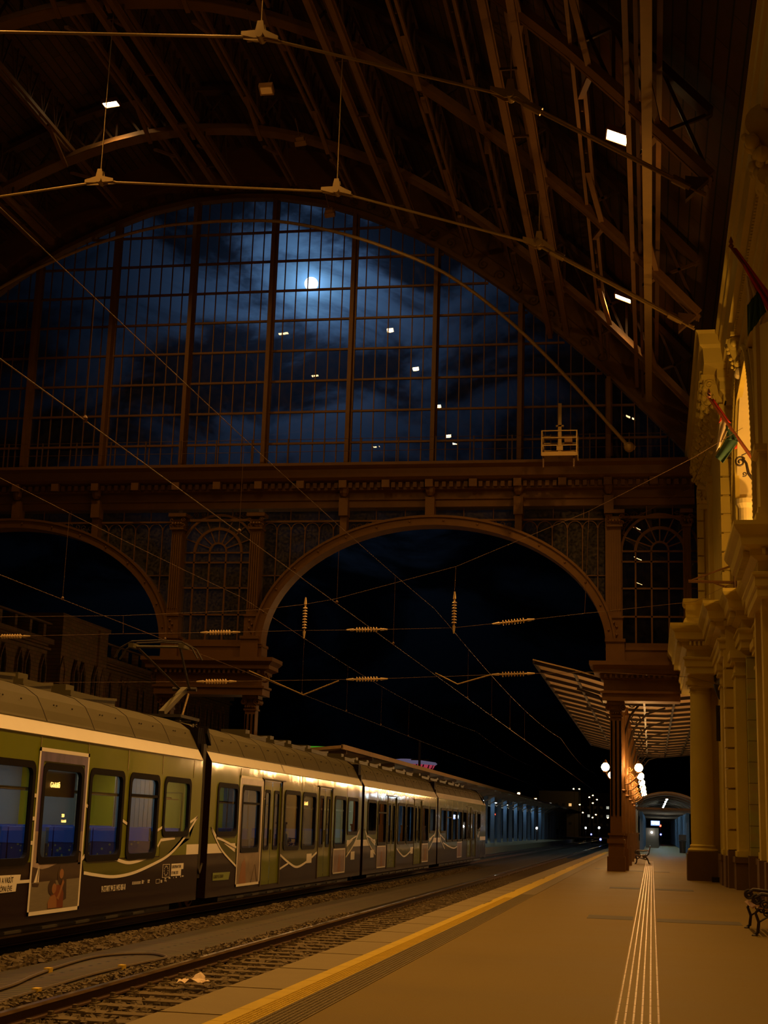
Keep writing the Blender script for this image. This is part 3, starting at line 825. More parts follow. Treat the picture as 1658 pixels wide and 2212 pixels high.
m = MB(); m.box(xm+.2, xm+.52, 57.2, 57.5, kz(16.3), kz(16.62)); m.build('motor_box', 'girder', root)
m = MB()
for x in (xa+.06, xb-.12):
    m.box(x-.03, x+.03, 57.1, 57.2, z0-.42, z0); m.lathe((x-.03, 57.15, z0-.45), [(.08, 0), (.08, .06)], 8, axis='x')
m.build('wheel', 'steel', root)

# ================================================================== STONE FACADE ON THE RIGHT
wr = st(struct('wall_right'), 'ochre stone hall facade with pilasters, rusticated piers and a tall lit arch', 'facade')
b = MB()
b.box(2.35, 9, 46, YG+.3, 0, 17.2)                    # end pavilion
b.box(2.0, 2.6, YG-2.2, YG+.3, 0, 16.6)
b.box(2.95, 9, 44.6, 46, 0, 8.9); b.box(3.25, 9, 43.2, 44.6, 0, 8.9); b.box(3.55, 9, -12, 43.2, 0, 8.9)
b.box(2.75, 9, 46-.02, 46, 8.9, 17.2)
# upper wall with the arch
YA, ZA, RR = 41.2, 10.7, 4.35
n = 36
def wallpart(xf, xb_, ylo, yhi, zlo, zhi):
    """front wall at xf with an arched opening, reveal back to xb_"""
    b.box(xf, xb_, yhi if yhi > YA+RR else YA+RR, yhi, zlo, zhi)
arcp = [(YA+RR*cos(pi*i/n), ZA+RR*sin(pi*i/n)) for i in range(n+1)]     # far -> near
XW = 2.8
for (a, q) in zip(arcp, arcp[1:]):
    b.add([(XW, a[0], a[1]), (XW, q[0], q[1]), (XW, q[0], 17.2), (XW, a[0], 17.2), (XW+.9, a[0], a[1]), (XW+.9, q[0], q[1]), (XW+.9, q[0], 17.2), (XW+.9, a[0], 17.2)],
          [(0, 1, 2, 3), (7, 6, 5, 4), (0, 4, 5, 1)])
b.box(XW, XW+.9, YA+RR, 46.2, 8.6, 17.2)
b.box(XW, XW+.9, -12, YA-RR, 8.6, 17.2)
b.build('facade_wall', 'stone', wr)
b = MB(); b.box(XW+2.2, XW+2.5, 34, 48, 8.6, 17.2); b.box(XW+.9, XW+2.3, 46.0, 46.3, 8.6, 17.2); b.box(XW+.9, XW+2.3, 34, 34.3, 8.6, 17.2)
b.build('niche_wall', 'stonelt', wr)
# arch reveal lining and archivolt mouldings
b = MB()
def archring(r0, r1, x0, x1, mi=0):
    q0 = [(YA+r0*cos(pi*i/n), ZA+r0*sin(pi*i/n)) for i in range(n+1)]; q1 = [(YA+r1*cos(pi*i/n), ZA+r1*sin(pi*i/n)) for i in range(n+1)]
    q0 = [(q0[0][0], 8.9)]+q0+[(q0[-1][0], 8.9)]; q1 = [(q1[0][0], 8.9)]+q1+[(q1[-1][0], 8.9)]
    for i in range(len(q0)-1):
        a, a2, c_, c2_ = q0[i], q0[i+1], q1[i], q1[i+1]
        b.add([(x0, a[0], a[1]), (x0, a2[0], a2[1]), (x0, c2_[0], c2_[1]), (x0, c_[0], c_[1]), (x1, a[0], a[1]), (x1, a2[0], a2[1]), (x1, c2_[0], c2_[1]), (x1, c_[0], c_[1])],
              [(0, 1, 2, 3), (7, 6, 5, 4), (0, 4, 5, 1), (3, 2, 6, 7)], mi)
archring(4.2, 4.38, XW-.06, XW+.95, 1); archring(4.38, 4.62, XW-.14, XW, 0); archring(4.66, 4.8, XW-.2, XW, 0); archring(4.84, 5.0, XW-.1, XW, 0)
archring(4.0, 4.2, XW+.5, XW+.62, 0); archring(3.7, 4.0, XW+.92, XW+1.1, 0)
b.build('archivolt', ['stone', 'stonelt'], wr)
b = MB()
for i in range(90):
    a = pi*i/89; b.sphere((XW-.15, YA+4.73*cos(a), ZA+4.73*sin(a)), .07, 6, sz=1.2)
for i in range(12):
    b.sphere((XW-.15, YA+4.73, ZA-i*.15), .07, 6); b.sphere((XW-.15, YA-4.73, ZA-i*.15), .07, 6)
b.build('egg_moulding', 'stone', wr, True)
# quoins
b = MB()
z = 1.15; i = 0
while z < 15.4:
    if not 7.0 < z < 8.9:
        b.box(2.28, 2.72, 45.9, 46.75, z, z+.56)
        if z < 7: b.box(2.9, 3.0, 45.0, 46, z, z+.56)
    z += .62
z = 9.
while z < 15.2: b.box(1.93, 2.18, YG-2.3, YG-1.7, z, z+.66); z += .72
b.build('quoin', 'stone', wr)
# ground floor pilasters
def pil(x0, x1, y0, y1, name='pilaster'):
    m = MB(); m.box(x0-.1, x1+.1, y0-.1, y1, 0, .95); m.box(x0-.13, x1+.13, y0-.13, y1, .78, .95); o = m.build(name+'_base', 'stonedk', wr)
    m = MB(); m.box(x0-.05, x1+.05, y0-.05, y1, .95, 1.12); m.box(x0, x1, y0, y1, 1.12, 7.1)
    m.box(x0-.05, x1+.05, y0-.05, y1, 6.35, 6.43); m.box(x0-.1, x1+.1, y0-.1, y1, 6.75, 6.88); m.box(x0-.16, x1+.16, y0-.16, y1, 6.88, 7.1)
    m.build(name, 'stone', wr)
pil(2.3, 2.6, 48.2, 49.5); pil(2.55, 2.86, 44.75, 46.); pil(3.05, 3.5, 41.9, 43.2); pil(2.12, 2.42, 52.4, 53.6)
b = MB(); b.box(2.86, 3.3, 44.15, 44.6, 1.0, 6.9)
b.build('ashlar_panel', 'ashlar', wr)
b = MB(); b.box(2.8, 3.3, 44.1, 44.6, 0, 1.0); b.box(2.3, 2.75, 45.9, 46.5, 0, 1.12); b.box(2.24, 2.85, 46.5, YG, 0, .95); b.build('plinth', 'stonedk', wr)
# first order entablature with dentils
EP = [(0, 7.1), (.06, 7.1), (.06, 7.32), (.11, 7.34), (.11, 7.55), (.17, 7.6), (.17, 7.66), (.03, 7.7), (.03, 7.95), (.12, 8.0), (.2, 8.05), (.2, 8.2), (.42, 8.27), (.45, 8.5), (.55, 8.62), (.6, 8.72), (.6, 8.82), (0, 8.9)]
path = [(1.3, YG-.5), (1.3, 51.3), (2.25, 51.3), (2.25, 46.2), (2.75, 46.2), (2.75, 43.9), (3.15, 43.9), (3.15, 41.2), (3.55, 41.2), (3.55, 37.6), (2.55, 37.6), (2.55, 34.2), (3.4, 34.2), (3.4, 10)]
b = MB(); b.sweep(path, EP); b.build('cornice_moulding', 'stone', wr)
b = MB()
for (xa, ya), (xb, yb) in zip(path, path[1:]):
    L_ = math.hypot(xb-xa, yb-ya); dx, dy = (xb-xa)/L_, (yb-ya)/L_; nx_, ny_ = dy, -dx; t = .05
    while t < L_-.08:
        cx, cy = xa+dx*t, ya+dy*t
        b.bar((cx+nx_*.28, cy+ny_*.28, 8.13), (cx+nx_*.28+dx*.08, cy+ny_*.28+dy*.08, 8.13), .16, .16); t += .15
b.build('dentils', 'stone', wr)
b = MB()
b.box(1.3, 2.6, 51.3, YG-.5, 7.1, 8.9); b.box(2.25, 3.6, 46.2, 52, 7.1, 8.9); b.box(2.75, 3.8, 43.9, 46.3, 7.1, 8.9); b.box(3.15, 3.8, 41.2, 44, 7.1, 8.9); b.box(2.55, 3.8, 34.2, 37.6, 7.1, 8.9)
b.build('entablature_block', 'stone', wr)
# unseen station wing beyond the gable, added to reflect in the train sides
b = MB(); b.box(4.6, 9, YG+.6, 122, 0, 9.5)
for i in range(12): b.box(4.4, 4.6, YG+2+i*5, YG+2.8+i*5, 0, 7.4)
b.box(4.3, 4.6, YG+.6, 122, 7.4, 7.9); b.build('added_wing_wall', 'stonelt', wr)
# near portico columns under the balcony
for yy in (34.8, 37.0):
    m = MB(); m.box(2.62, 3.1, yy-.25, yy+.25, 1., 7.1); m.build('portico_pilaster', 'stone', wr)
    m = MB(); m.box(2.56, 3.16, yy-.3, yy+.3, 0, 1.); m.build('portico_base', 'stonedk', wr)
# balcony with block, balustrade band above the portico
b = MB(); b.box(2.5, 3.6, 34.1, 37.7, 8.9, 9.1); b.box(2.62, 3.5, 34.2, 35.0, 9.1, 10.6); b.sweep([(3.4, 35.0), (2.62, 35.0), (2.62, 34.2), (3.5, 34.2)][::1], [(0, 10.6), (.12, 10.65), (.12, 10.8), (0, 10.8)])
b.box(2.56, 3.5, 34.14, 35.06, 10.6, 10.8); b.box(2.56, 3.5, 34.14, 35.06, 9.1, 9.25)
b.build('balcony_block', 'stone', wr)
b = MB()
b.box(2.72, 3.3, 45.1, 45.9, 8.9, 11.2); b.lathe((2.98, 44.7, 8.95), [(.32, 0), (.32, .35), (.24, .45), (.22, 2.6), (.3, 2.75), (.3, 2.9)], 16)
b.build('upper_pilaster', 'stonelt', wr)
# keystone console
b = MB()
yk = YA; zk = ZA+4.35
for s in (-.32, .32):
    b.tube(spiral((0, 0, 0), .1, 1, 'xz'), .001, 3) if False else None
for (cx, cz, r) in ((XW-.30, 15.72, .2), (XW-.2, 15.12, .12)):
    b.lathe((cx, yk-.27, cz), [(r*.3, -.04), (r*.5, -.01), (r*.55, .02), (r, .04), (r, .5), (r*.55, .52), (r*.3, .56)], 18, axis='y')
b.prism([(XW-.48, 15.82), (XW-.34, 15.92), (XW, 15.95), (XW, 15.0), (XW-.2, 15.02), (XW-.3, 15.16), (XW-.42, 15.45)], lambda a, q, t: (a, yk-.22+t, q), .44)
b.box(XW-.4, XW+.1, yk-.34, yk+.34, 15.95, 16.05)
for q in range(8):
    a = q/7; b.sphere((XW-.5+.2*a+.03*sin(q*3), yk-.08+.07*cos(q*2.2), 15.7-.75*a), .08-.03*a, 8)
b.build('keystone', 'stone', wr, True)
b = MB(); b.lathe((XW-.16, yk-.2, 14.86), [(.03, -.03), (.12, 0), (.15, .2), (.12, .38), (.03, .4)], 14, axis='y'); b.box(XW-.16, XW+.9, yk-.2, yk+.2, 14.78, 14.98)
b.build('keystone_foot', 'stonelt', wr, True)
# second carved mask further along the wall (nearer the camera)
b = MB()
for (cx, cz, r) in ((2.45, 16.1, .42), (2.5, 14.9, .25)):
    b.lathe((cx, 28.0, cz), [(r*.3, -.05), (r*.6, 0), (r, .05), (r, .7), (r*.6, .75), (r*.3, .8)], 16, axis='y')
for q in range(26):
    a = random.random(); b.sphere((2.12+.5*a+random.uniform(-.1, .1), 27.9+random.uniform(-.2, .9), 15.9-1.6*a), random.uniform(.08, .18), 7)
b.build('carved_mask', 'stone', wr, True)
# main cornice
CP = [(0, 15.3), (.1, 15.3), (.1, 15.5), (.22, 15.62), (.22, 15.9), (.3, 16.0), (.3, 16.3), (.72, 16.36), (.76, 16.85), (.86, 16.95), (.9, 17.3), (.98, 17.4), (0, 17.5)]
tr = st(struct('trim_7'), 'deep main cornice of the stone facade with a row of scroll brackets', 'cornice')
b = MB(); b.sweep([(2.5, YG+.2), (2.5, 45.4), (2.85, 45.4)], CP); b.box(2.45, 4, 45.4, YG, 15.3, 17.5); b.build('pavilion_cornice', 'stone', tr)
CP2 = [(0, 14.9), (.06, 14.9), (.06, 15.1), (.12, 15.15), (.12, 15.35), (.2, 15.42), (.2, 15.6), (.14, 15.66), (.14, 15.95), (.26, 16.02), (.26, 16.35), (.45, 16.4), (.5, 16.95), (.58, 17.05), (.6, 17.2), (.68, 17.3), (.68, 17.4), (0, 17.5)]
b = MB(); b.sweep([(2.82, 45.6), (2.82, 2)], CP2); b.box(2.8, 4, 2, 45.6, 17.2, 17.5); b.build('hall_cornice', 'stone', tr)
b = MB(); y = 45.2
while y > 12: b.box(2.5, 2.62, y, y+.09, 16.04, 16.26); y -= .19
b.build('dentils', 'stone', tr)
y = 46.0; mod = None
while y < YG-.5:
    m = MB()
    m.box(1.72, 2.4, -.2, .2, 16.18, 16.34)
    m.prism([(1.8, 16.18), (1.8, 16.0), (1.95, 15.85), (2.1, 15.7), (2.2, 15.45), (2.4, 15.4), (2.4, 16.18)], lambda a, q, t: (a, -.15+t, q), .3)
    for s in (-.17, .17):
        m.tube([(p[0], s, p[2]) for p in spiral((1.98, 0, 16.0), .17, 1.7, 'xz', n=18)], .03, 5)
    m.box(1.68, 1.8, -.08, .08, 16.2, 16.5)
    m.sphere((1.85, 0, 15.92), .12, 6); m.sphere((2.0, 0, 15.78), .11, 6); m.sphere((2.15, 0, 15.62), .1, 6)
    if mod is None: mod = m.build('scroll_bracket', 'stone', tr); o = mod
    else: o = mod.copy(); COL.objects.link(o)
    o.location = (0, y, 0); y += 1.06
# corner capital beneath the cornice near the gable
b = MB(); b.box(1.95, 2.55, YG-2.4, YG-1.8, 15.3, 15.5); b.box(2.0, 2.5, YG-2.35, YG-1.85, 14.5, 15.3)
for q in range(20): b.sphere((1.97+random.random()*.5, YG-2.38, 14.65+.6*random.random()), random.uniform(.05, .1), 6)
b.box(2.2, 2.6, 53.2, 54.6, 8.9, 14.5); b.box(2.15, 2.65, 53.1, 54.7, 14.5, 14.7)
b.build('corner_capital', 'stone', tr)
# wall strips between cornice and arch
b = MB()
for x, y0, y1 in ((2.68, 44.9, 45.5), (2.7, 35.4, 36.3)): b.box(x, 2.82, y0, y1, 10.8, 14.9)
for z in (14.6, 14.75): b.box(2.66, 2.82, 2, 45.6, z, z+.07)
b.build('wall_strip', 'stone', wr)

# ---- free standing column with pedestal block
root = thing('stone_column', 'round stone column with square plinth beside the platform, topped by a block', 'column')
cx, cy = 1.76, 52.35
b = MB(); b.box(1.2, 2.32, 51.75, 52.95, 0, .9); b.box(1.23, 2.29, 51.78, 52.92, .9, .98); b.build('plinth', 'stonedk', root)
b = MB(); b.lathe((cx, cy, .98), [(.5, 0), (.53, .05), (.5, .1), (.44, .12), (.44, .17), (.46, .2), (.41, .24)], 28); b.build('base_ring', 'stone', root, True)
b = MB(); b.lathe((cx, cy, 1.2), [(.40, 0), (.405, 1.5), (.395, 3), (.37, 4.6), (.365, 5.35)], 28); b.build('shaft', 'stone', root, True)
b = MB(); b.lathe((cx, cy, 6.5), [(.4, 0), (.4, .05), (.37, .06), (.38, .15), (.47, .25)], 28); b.box(1.24, 2.28, 51.85, 52.87, 6.75, 6.87); b.box(1.3, 2.22, 51.9, 52.8, 6.68, 6.75)
b.box(1.3, 2.22, 51.9, 52.8, 6.87, 7.12)
b.build('capital', 'stone', root)
b = MB(); b.box(1.27, 2.07, 51.6, 52.6, 9.05, 9.65); b.sweep([(1.27, 52.6), (1.27, 51.6), (2.07, 51.6), (2.07, 52.6)], [(0, 9.6), (.06, 9.62), (.1, 9.7), (.1, 9.8), (0, 9.82)]); b.box(1.27, 2.07, 51.6, 52.6, 9.6, 9.82)
b.sweep([(1.27, 52.6), (1.27, 51.6), (2.07, 51.6), (2.07, 52.6)], [(0, 8.85), (.1, 8.85), (.1, 8.95), (.04, 9.1), (0, 9.12)]); b.box(1.27, 2.07, 51.6, 52.6, 8.82, 9.1)
b.build('top_block', 'stone', root)
# statue-like dark lamp on the wall beside the column capital
root = thing('wall_lamp', 'dark unlit lamp with a pointed cap on the wall beside the column capital', 'lamp')
b = MB(); b.lathe((2.42, 50.2, 6.55), [(.02, .75), (.13, .6), (.16, .25), (.3, .05), (.28, -.05), (.2, -.3), (.12, -.45)], 12); b.build('lamp_head', 'irondk', root, True)
b = MB(); b.tube([(2.42, 50.2, 6.3), (2.45, 50.2, 5.9), (2.3, 50.1, 5.6), (2.5, 50.2, 5.3)], .05, 6); b.tube(spiral((2.45, 50.0, 5.55), .16, 1.3, 'xz'), .03, 5); b.build('bracket', 'irondk', root, True)
b = MB(); b.box(2.2, 2.75, 50.25, 50.45, 4.7, 5.9); b.build('back_box', 'irondk', root)
# wall bracket holding the span wires
root = thing('wire_bracket', 'triangular iron bracket holding the span wires on the facade', 'bracket')
b = MB(); b.tube([(1.2, 45.2, 9.35), (2.72, 45.2, 9.3)], .05, 6); b.tube([(1.3, 45.2, 9.38), (2.72, 45.4, 9.95)], .03, 6); b.tube([(1.9, 45.2, 9.33), (2.72, 45.1, 9.0)], .03, 6); b.build('arm', 'iron', root)
b = MB(); b.box(2.6, 2.75, 45.0, 45.5, 8.95, 10.0); b.build('wall_plate', 'iron', root)
b = MB(); b.box(2.0, 2.55, 51.0, 51.5, 0, .16)
o = b.build('floor_box', 'irondk'); tag(o, 'low dark box on the floor at the foot of the stone column', 'box')

# ---- flags
def flag_cloth(root, polys):
    """polys: list of (material, grid function)"""
    for mat, nm, pts, nx_ in polys:
        m = MB(); ny_ = len(pts)//nx_
        m.add(pts, [(j*nx_+i, j*nx_+i+1, (j+1)*nx_+i+1, (j+1)*nx_+i) for j in range(ny_-1) for i in range(nx_-1)])
        o = m.build(nm, mat, root, True); md = o.modifiers.new('thick', 'SOLIDIFY'); md.thickness = .012; o['label'] = nm.replace('_', ' ')
def lerp3(a, c, t): return Vector(a)*(1-t)+Vector(c)*t
def patch(A, B_, C_, D, nu=16, nv=14, amp=.06, fr=3., ph=0.):
    """quad A-B (top) D-C (bottom) with folds"""
    out = []
    for j in range(nv+1):
        v = j/nv
        for i in range(nu+1):
            u = i/nu; p = lerp3(lerp3(A, B_, u), lerp3(D, C_, u), v)
            w = amp*sin(fr*2*pi*u+ph+v*1.2)*(.35+.65*v)
            out.append((p.x+w*.25, p.y+w, p.z+w*.15))
    return out, nu+1
def mkflag(Y, tip, base, k, label, cloth, bracket):
    root = thing('flag', label, 'flag')
    T = Vector(tip); B0 = Vector(base)
    b = MB(); b.tube([B0, T], [.055, .035], 8); b.build('flagpole', 'pole', root, True)
    b = MB(); b.lathe(tuple(T), [(.03, -.02), (.07, .02), (.03, .08), (.055, .12), (.01, .26)], 8); b.build('finial', 'pole', root, True)
    flag_cloth(root, cloth)
    bx_, by_, bz_ = B0
    if not bracket:
        b = MB(); b.box(bx_-.08, bx_+.1, by_-.12, by_+.12, bz_-.5, bz_+.25); b.build('wall_socket', 'irondk', root); return root
    b = MB()
    b.tube([(bx_+.02, by_, bz_-.42), (bx_-.12, by_, bz_-.38), (bx_-.25, by_, bz_-.2), (bx_-.3, by_, bz_+.08), (bx_-.42, by_, bz_+.27)], [.055, .05, .042, .035, .028], 8)
    b.tube(spiral((bx_-.46, by_, bz_+.12), .15, 1.6, 'xz', start=.6, n=26), .028, 6)
    b.tube(spiral((bx_-.08, by_, bz_-.18), .1, 1.4, 'xz', start=2, n=22, sgn=-1), .02, 6)
    b.tube(spiral((bx_-.36, by_, bz_-.22), .07, 1.2, 'xz', start=4, n=18), .018, 6)
    b.tube([(bx_-.42, by_, bz_+.3), (bx_+.0, by_, bz_+.5)], .018, 6)
    b.build('scroll_bracket', 'irondk', root, True)
    b = MB(); b.box(bx_-.03, bx_+.1, by_-.08, by_+.08, bz_-.5, bz_+.12); b.build('wall_socket', 'irondk', root)
    return root
# far flag: cloth plane about Y = 38.3; coordinates (x, z) in that plane
Y2 = 38.3
def f2(px, pz): return (px, Y2, pz)
c2 = []
c2.append(('flagr', 'red_band')+patch(f2(1.66, 13.2), f2(1.76, 13.22), f2(2.2, 12.52), f2(1.98, 12.68), amp=.02))
c2.append(('flagr', 'red_corner')+patch(f2(1.94, 12.72), f2(1.97, 12.7), f2(1.96, 12.6), f2(1.89, 12.52), 4, 4, amp=.01))
c2.append(('flagw', 'white_band')+patch(f2(1.94, 12.7), f2(2.2, 12.47), f2(1.98, 12.0), f2(1.79, 11.7), amp=.025, fr=1.6))
c2.append(('flagg', 'green_band')+patch(f2(2.03, 12.44), f2(2.2, 12.46), f2(2.42, 12.06), f2(2.1, 12.05), amp=.03, fr=2))
c2.append(('flagg', 'green_band')+patch(f2(2.09, 12.12), f2(2.42, 12.05), f2(1.98, 11.4), f2(1.78, 11.58), amp=.025, fr=1.2, ph=1))
c2.append(('flagr', 'red_corner')+patch(f2(2.34, 11.9), f2(2.37, 11.92), f2(2.35, 11.8), f2(2.28, 11.8), 3, 3, amp=.0))
mkflag(Y2, (1.64, Y2, 13.26), (2.89, Y2, 11.31), 1, 'smaller far flag of red, white and green cloth on a scrolled wall bracket', c2, True)
Y1 = 32.2
def f1(px, pz): return (px, Y1, pz)
c1 = []
c1.append(('flagr', 'red_band')+patch(f1(1.99, 15.06), f1(2.06, 15.04), f1(2.82, 13.85), f1(2.75, 13.42), amp=.05, fr=2))
c1.append(('flagw', 'white_band')+patch(f1(2.28, 14.37), f1(2.32, 14.3), f1(2.52, 13.92), f1(2.28, 13.6), 10, 8, amp=.03, fr=2))
c1.append(('flagg', 'green_band')+patch(f1(2.5, 13.95), f1(2.56, 13.9), f1(2.7, 13.45), f1(2.27, 12.87), amp=.04, fr=2))
c1.append(('flagg', 'green_band')+patch(f1(2.28, 13.62), f1(2.52, 13.95), f1(2.5, 13.2), f1(2.27, 12.85), amp=.04, fr=2))
c1.append(('flagw', 'white_band')+patch(f1(2.6, 13.35), f1(2.95, 13.6), f1(2.95, 13.3), f1(2.53, 13.1), amp=.03))
mkflag(Y1, (1.95, Y1, 15.08), (3.3, Y1, 12.95), 1, 'larger near flag of red, white and green cloth hanging at the right edge', c1, False)

# ---- cast iron benches
def bench(label, loc, rz=0):
    root = thing('park_bench', label, 'bench', loc, rz=rz)
    for y in (0, 1.95):
        m = MB()
        # front leg, seat support, back leg, arm with scrolls   (x: 0 front .. .75 back)
        m.tube([(.0, y, .02), (.05, y, .06), (.07, y, .22), (.02, y, .36), (.08, y, .44), (.3, y, .42), (.55, y, .4), (.66, y, .5), (.74, y, .85)], [.025, .028, .026, .024, .03, .026, .026, .026, .022], 8)
        m.tube([(.7, y, .02), (.66, y, .06), (.6, y, .24), (.5, y, .34), (.35, y, .38)], .026, 8)
        m.tube([(.07, y, .22), (.2, y, .3), (.35, y, .26), (.5, y, .22), (.6, y, .24)], .016, 6)
        m.tube(spiral((.2, y, .36), .07, 1.5, 'xz', n=18), .014, 5); m.tube(spiral((.42, y, .34), .06, 1.5, 'xz', n=18, sgn=-1), .014, 5)
        m.tube([(.02, y, .60), (.12, y, .66), (.4, y, .64), (.7, y, .68)], [.03, .032, .028, .024], 8)
        m.tube(spiral((.05, y, .575), .085, 2., 'xz', start=pi/2, n=26), .02, 6)
        m.tube(spiral((.17, y, .50), .08, 1.8, 'xz', start=pi/2, n=24), .018, 6)
        m.tube(spiral((.12, y, .40), .05, 1.3, 'xz', n=14), .014, 5)
        m.lathe((.0, y, 0), [(.05, 0), (.05, .015), (.03, .03)], 10); m.lathe((.7, y, 0), [(.05, 0), (.05, .015), (.03, .03)], 10)
        m.build('cast_end', 'irondk', root, True)
    for i in range(6):
        t = i/5; x = .0+.5*t; z = .47-.05*sin(pi*t)-(0 if i else .015)
        m = MB(); m.box(-.035, .035, -.03, 1.98, -.012, .012); o = m.build('seat_slat', 'slat', root); o.location = (x, 0, z); o.rotation_euler = (0, (-.5 if i == 0 else (.35-.7*t)*.6), 0)
    for i in range(4):
        m = MB(); m.box(-.012, .012, -.03, 1.98, -.035, .035); o = m.build('back_slat', 'slat', root); o.location = (.6+.045*i, 0, .56+.1*i); o.rotation_euler = (0, .35, 0)
    return root
bench('black cast iron bench with scrolled armrests at the right edge of the platform', (1.63, 24.75, 0))
bench('small distant bench standing against the iron columns under the canopy', (-.82, 74.5, 0))

# ================================================================== TRAIN
train = thing('passenger_train', 'long articulated passenger train in green, cream and dark brown with its pantograph raised', 'train')
XS = -9.7; XF = -12.5
CARS = [(13.0, 30.58, [(-8, -8)], 0), (31.2, 48.55, None, 1), (48.95, 66.25, None, 2), (66.6, 86.2, None, 3)]
WIN = {0: [(14.1, 15.8, .85), (16.1, 17.7, .85), (18.0, 19.7, .85), (20.05, 21.7, .85), (22.12, 23.72, .85), (24.13, 25.72, .85), (26.13, 27.7, .85), (28.13, 29.73, 1.26)],
       1: [(31.82, 33.4, 1.26), (33.83, 35.4, .87), (38.0, 39.65, .87), (40.05, 41.62, .87), (44.3, 45.9, .87), (46.27, 47.86, 1.26)],
       2: [(49.65, 51.18, 1.29), (51.62, 53.2, .88), (55.8, 57.45, .88), (57.8, 59.45, .88), (61.95, 63.6, .88), (64.05, 65.65, 1.3)],
       3: [(67.5, 69.2, 1.3), (69.5, 71.2, .88), (71.6, 73.2, .88), (73.5, 75.15, .88), (75.55, 77.1, .88), (82.0, 83.4, 1.4)]}
DOOR = {0: [], 1: [(35.78, 37.6), (42.1, 43.85)], 2: [(53.55, 55.4), (59.75, 61.65)], 3: [(77.45, 79.1)]}
CABD = (79.7, 81.3)
def holes_wall(m, x, y0, y1, z0, z1, holes, matfn):
    ys = sorted({y0, y1} | {h[0] for h in holes} | {h[1] for h in holes}); zs = sorted({z0, z1, .82, 1.03, 2.83} | {h[2] for h in holes} | {h[3] for h in holes})
    zs = [z for z in zs if z0 <= z <= z1]
    for ya, yb in zip(ys, ys[1:]):
        for za, zb_ in zip(zs, zs[1:]):
            my, mz = (ya+yb)/2, (za+zb_)/2
            if any(h[0] < my < h[1] and h[2] < mz < h[3] for h in holes): continue
            la, lb = max(0, za-2.33)*.011, max(0, zb_-2.33)*.011
            m.add([(x-la, ya, za), (x-la, yb, za), (x-lb, yb, zb_), (x-lb, ya, zb_)], [(0, 1, 2, 3)], matfn(my, mz))
def rrect(y0, y1, z0, z1, r, n=5):
    out = []
    for cy_, cz_, a0 in ((y1-r, z1-r, 0), (y0+r, z1-r, pi/2), (y0+r, z0+r, pi), (y1-r, z0+r, 3*pi/2)):
        for i in range(n+1): a = a0+pi/2*i/n; out.append((cy_+r*cos(a), cz_+r*sin(a)))
    return out
def ringframe(m, x0, x1, outer, inner, mi=0):
    n = len(outer); v = [(x0, *p) for p in outer]+[(x0, *p) for p in inner]+[(x1, *p) for p in outer]+[(x1, *p) for p in inner]
    f = []
    for i in range(n):
        j = (i+1) % n
        f += [(i, j, n+j, n+i), (2*n+i, 3*n+i, 3*n+j, 2*n+j), (i, 2*n+i, 2*n+j, j), (n+i, n+j, 3*n+j, 3*n+i)]
    m.add(v, f, mi)
def decal(name, mat, poly, parent, x=XS+.004, label=None, t=.0025):
    m = MB(); m.prism(poly, lambda a, q, d: (x+d, a, q), t); return m.build(name, mat, parent, label=label)
def ribbon(pts, w, parent, mat='white', name='livery_stripe', x=XS+.0075):
    m = MB(); P = [Vector(p) for p in pts]; n = len(P); L1 = []; L2 = []
    for i, p in enumerate(P):
        d = (P[min(i+1, n-1)]-P[max(i-1, 0)]).normalized(); nn = Vector((-d.y, d.x))*w/2; L1.append(p+nn); L2.append(p-nn)
    vs = [(x, *p) for p in L1]+[(x, *p) for p in L2]+[(x+.002, *p) for p in L1]+[(x+.002, *p) for p in L2]
    f = []
    for i in range(n-1): f += [(2*n+i, 2*n+i+1, 3*n+i+1, 3*n+i), (i, n+i, n+i+1, i+1), (i, i+1, 2*n+i+1, 2*n+i), (n+i, 3*n+i, 3*n+i+1, n+i+1)]
    m.add(vs, f); return m.build(name, mat, parent)
def smooth2(pts, k=6):
    out = []
    for i in range(len(pts)-1):
        p0, p1, p2, p3 = [Vector(pts[max(0, min(len(pts)-1, j))]) for j in (i-1, i, i+1, i+2)]
        for q in range(k):
            t = q/k; out.append(tuple(.5*(2*p1+(p2-p0)*t+(2*p0-5*p1+4*p2-p3)*t*t+(3*p1-p0-3*p2+p3)*t**3)))
    out.append(tuple(pts[-1])); return out

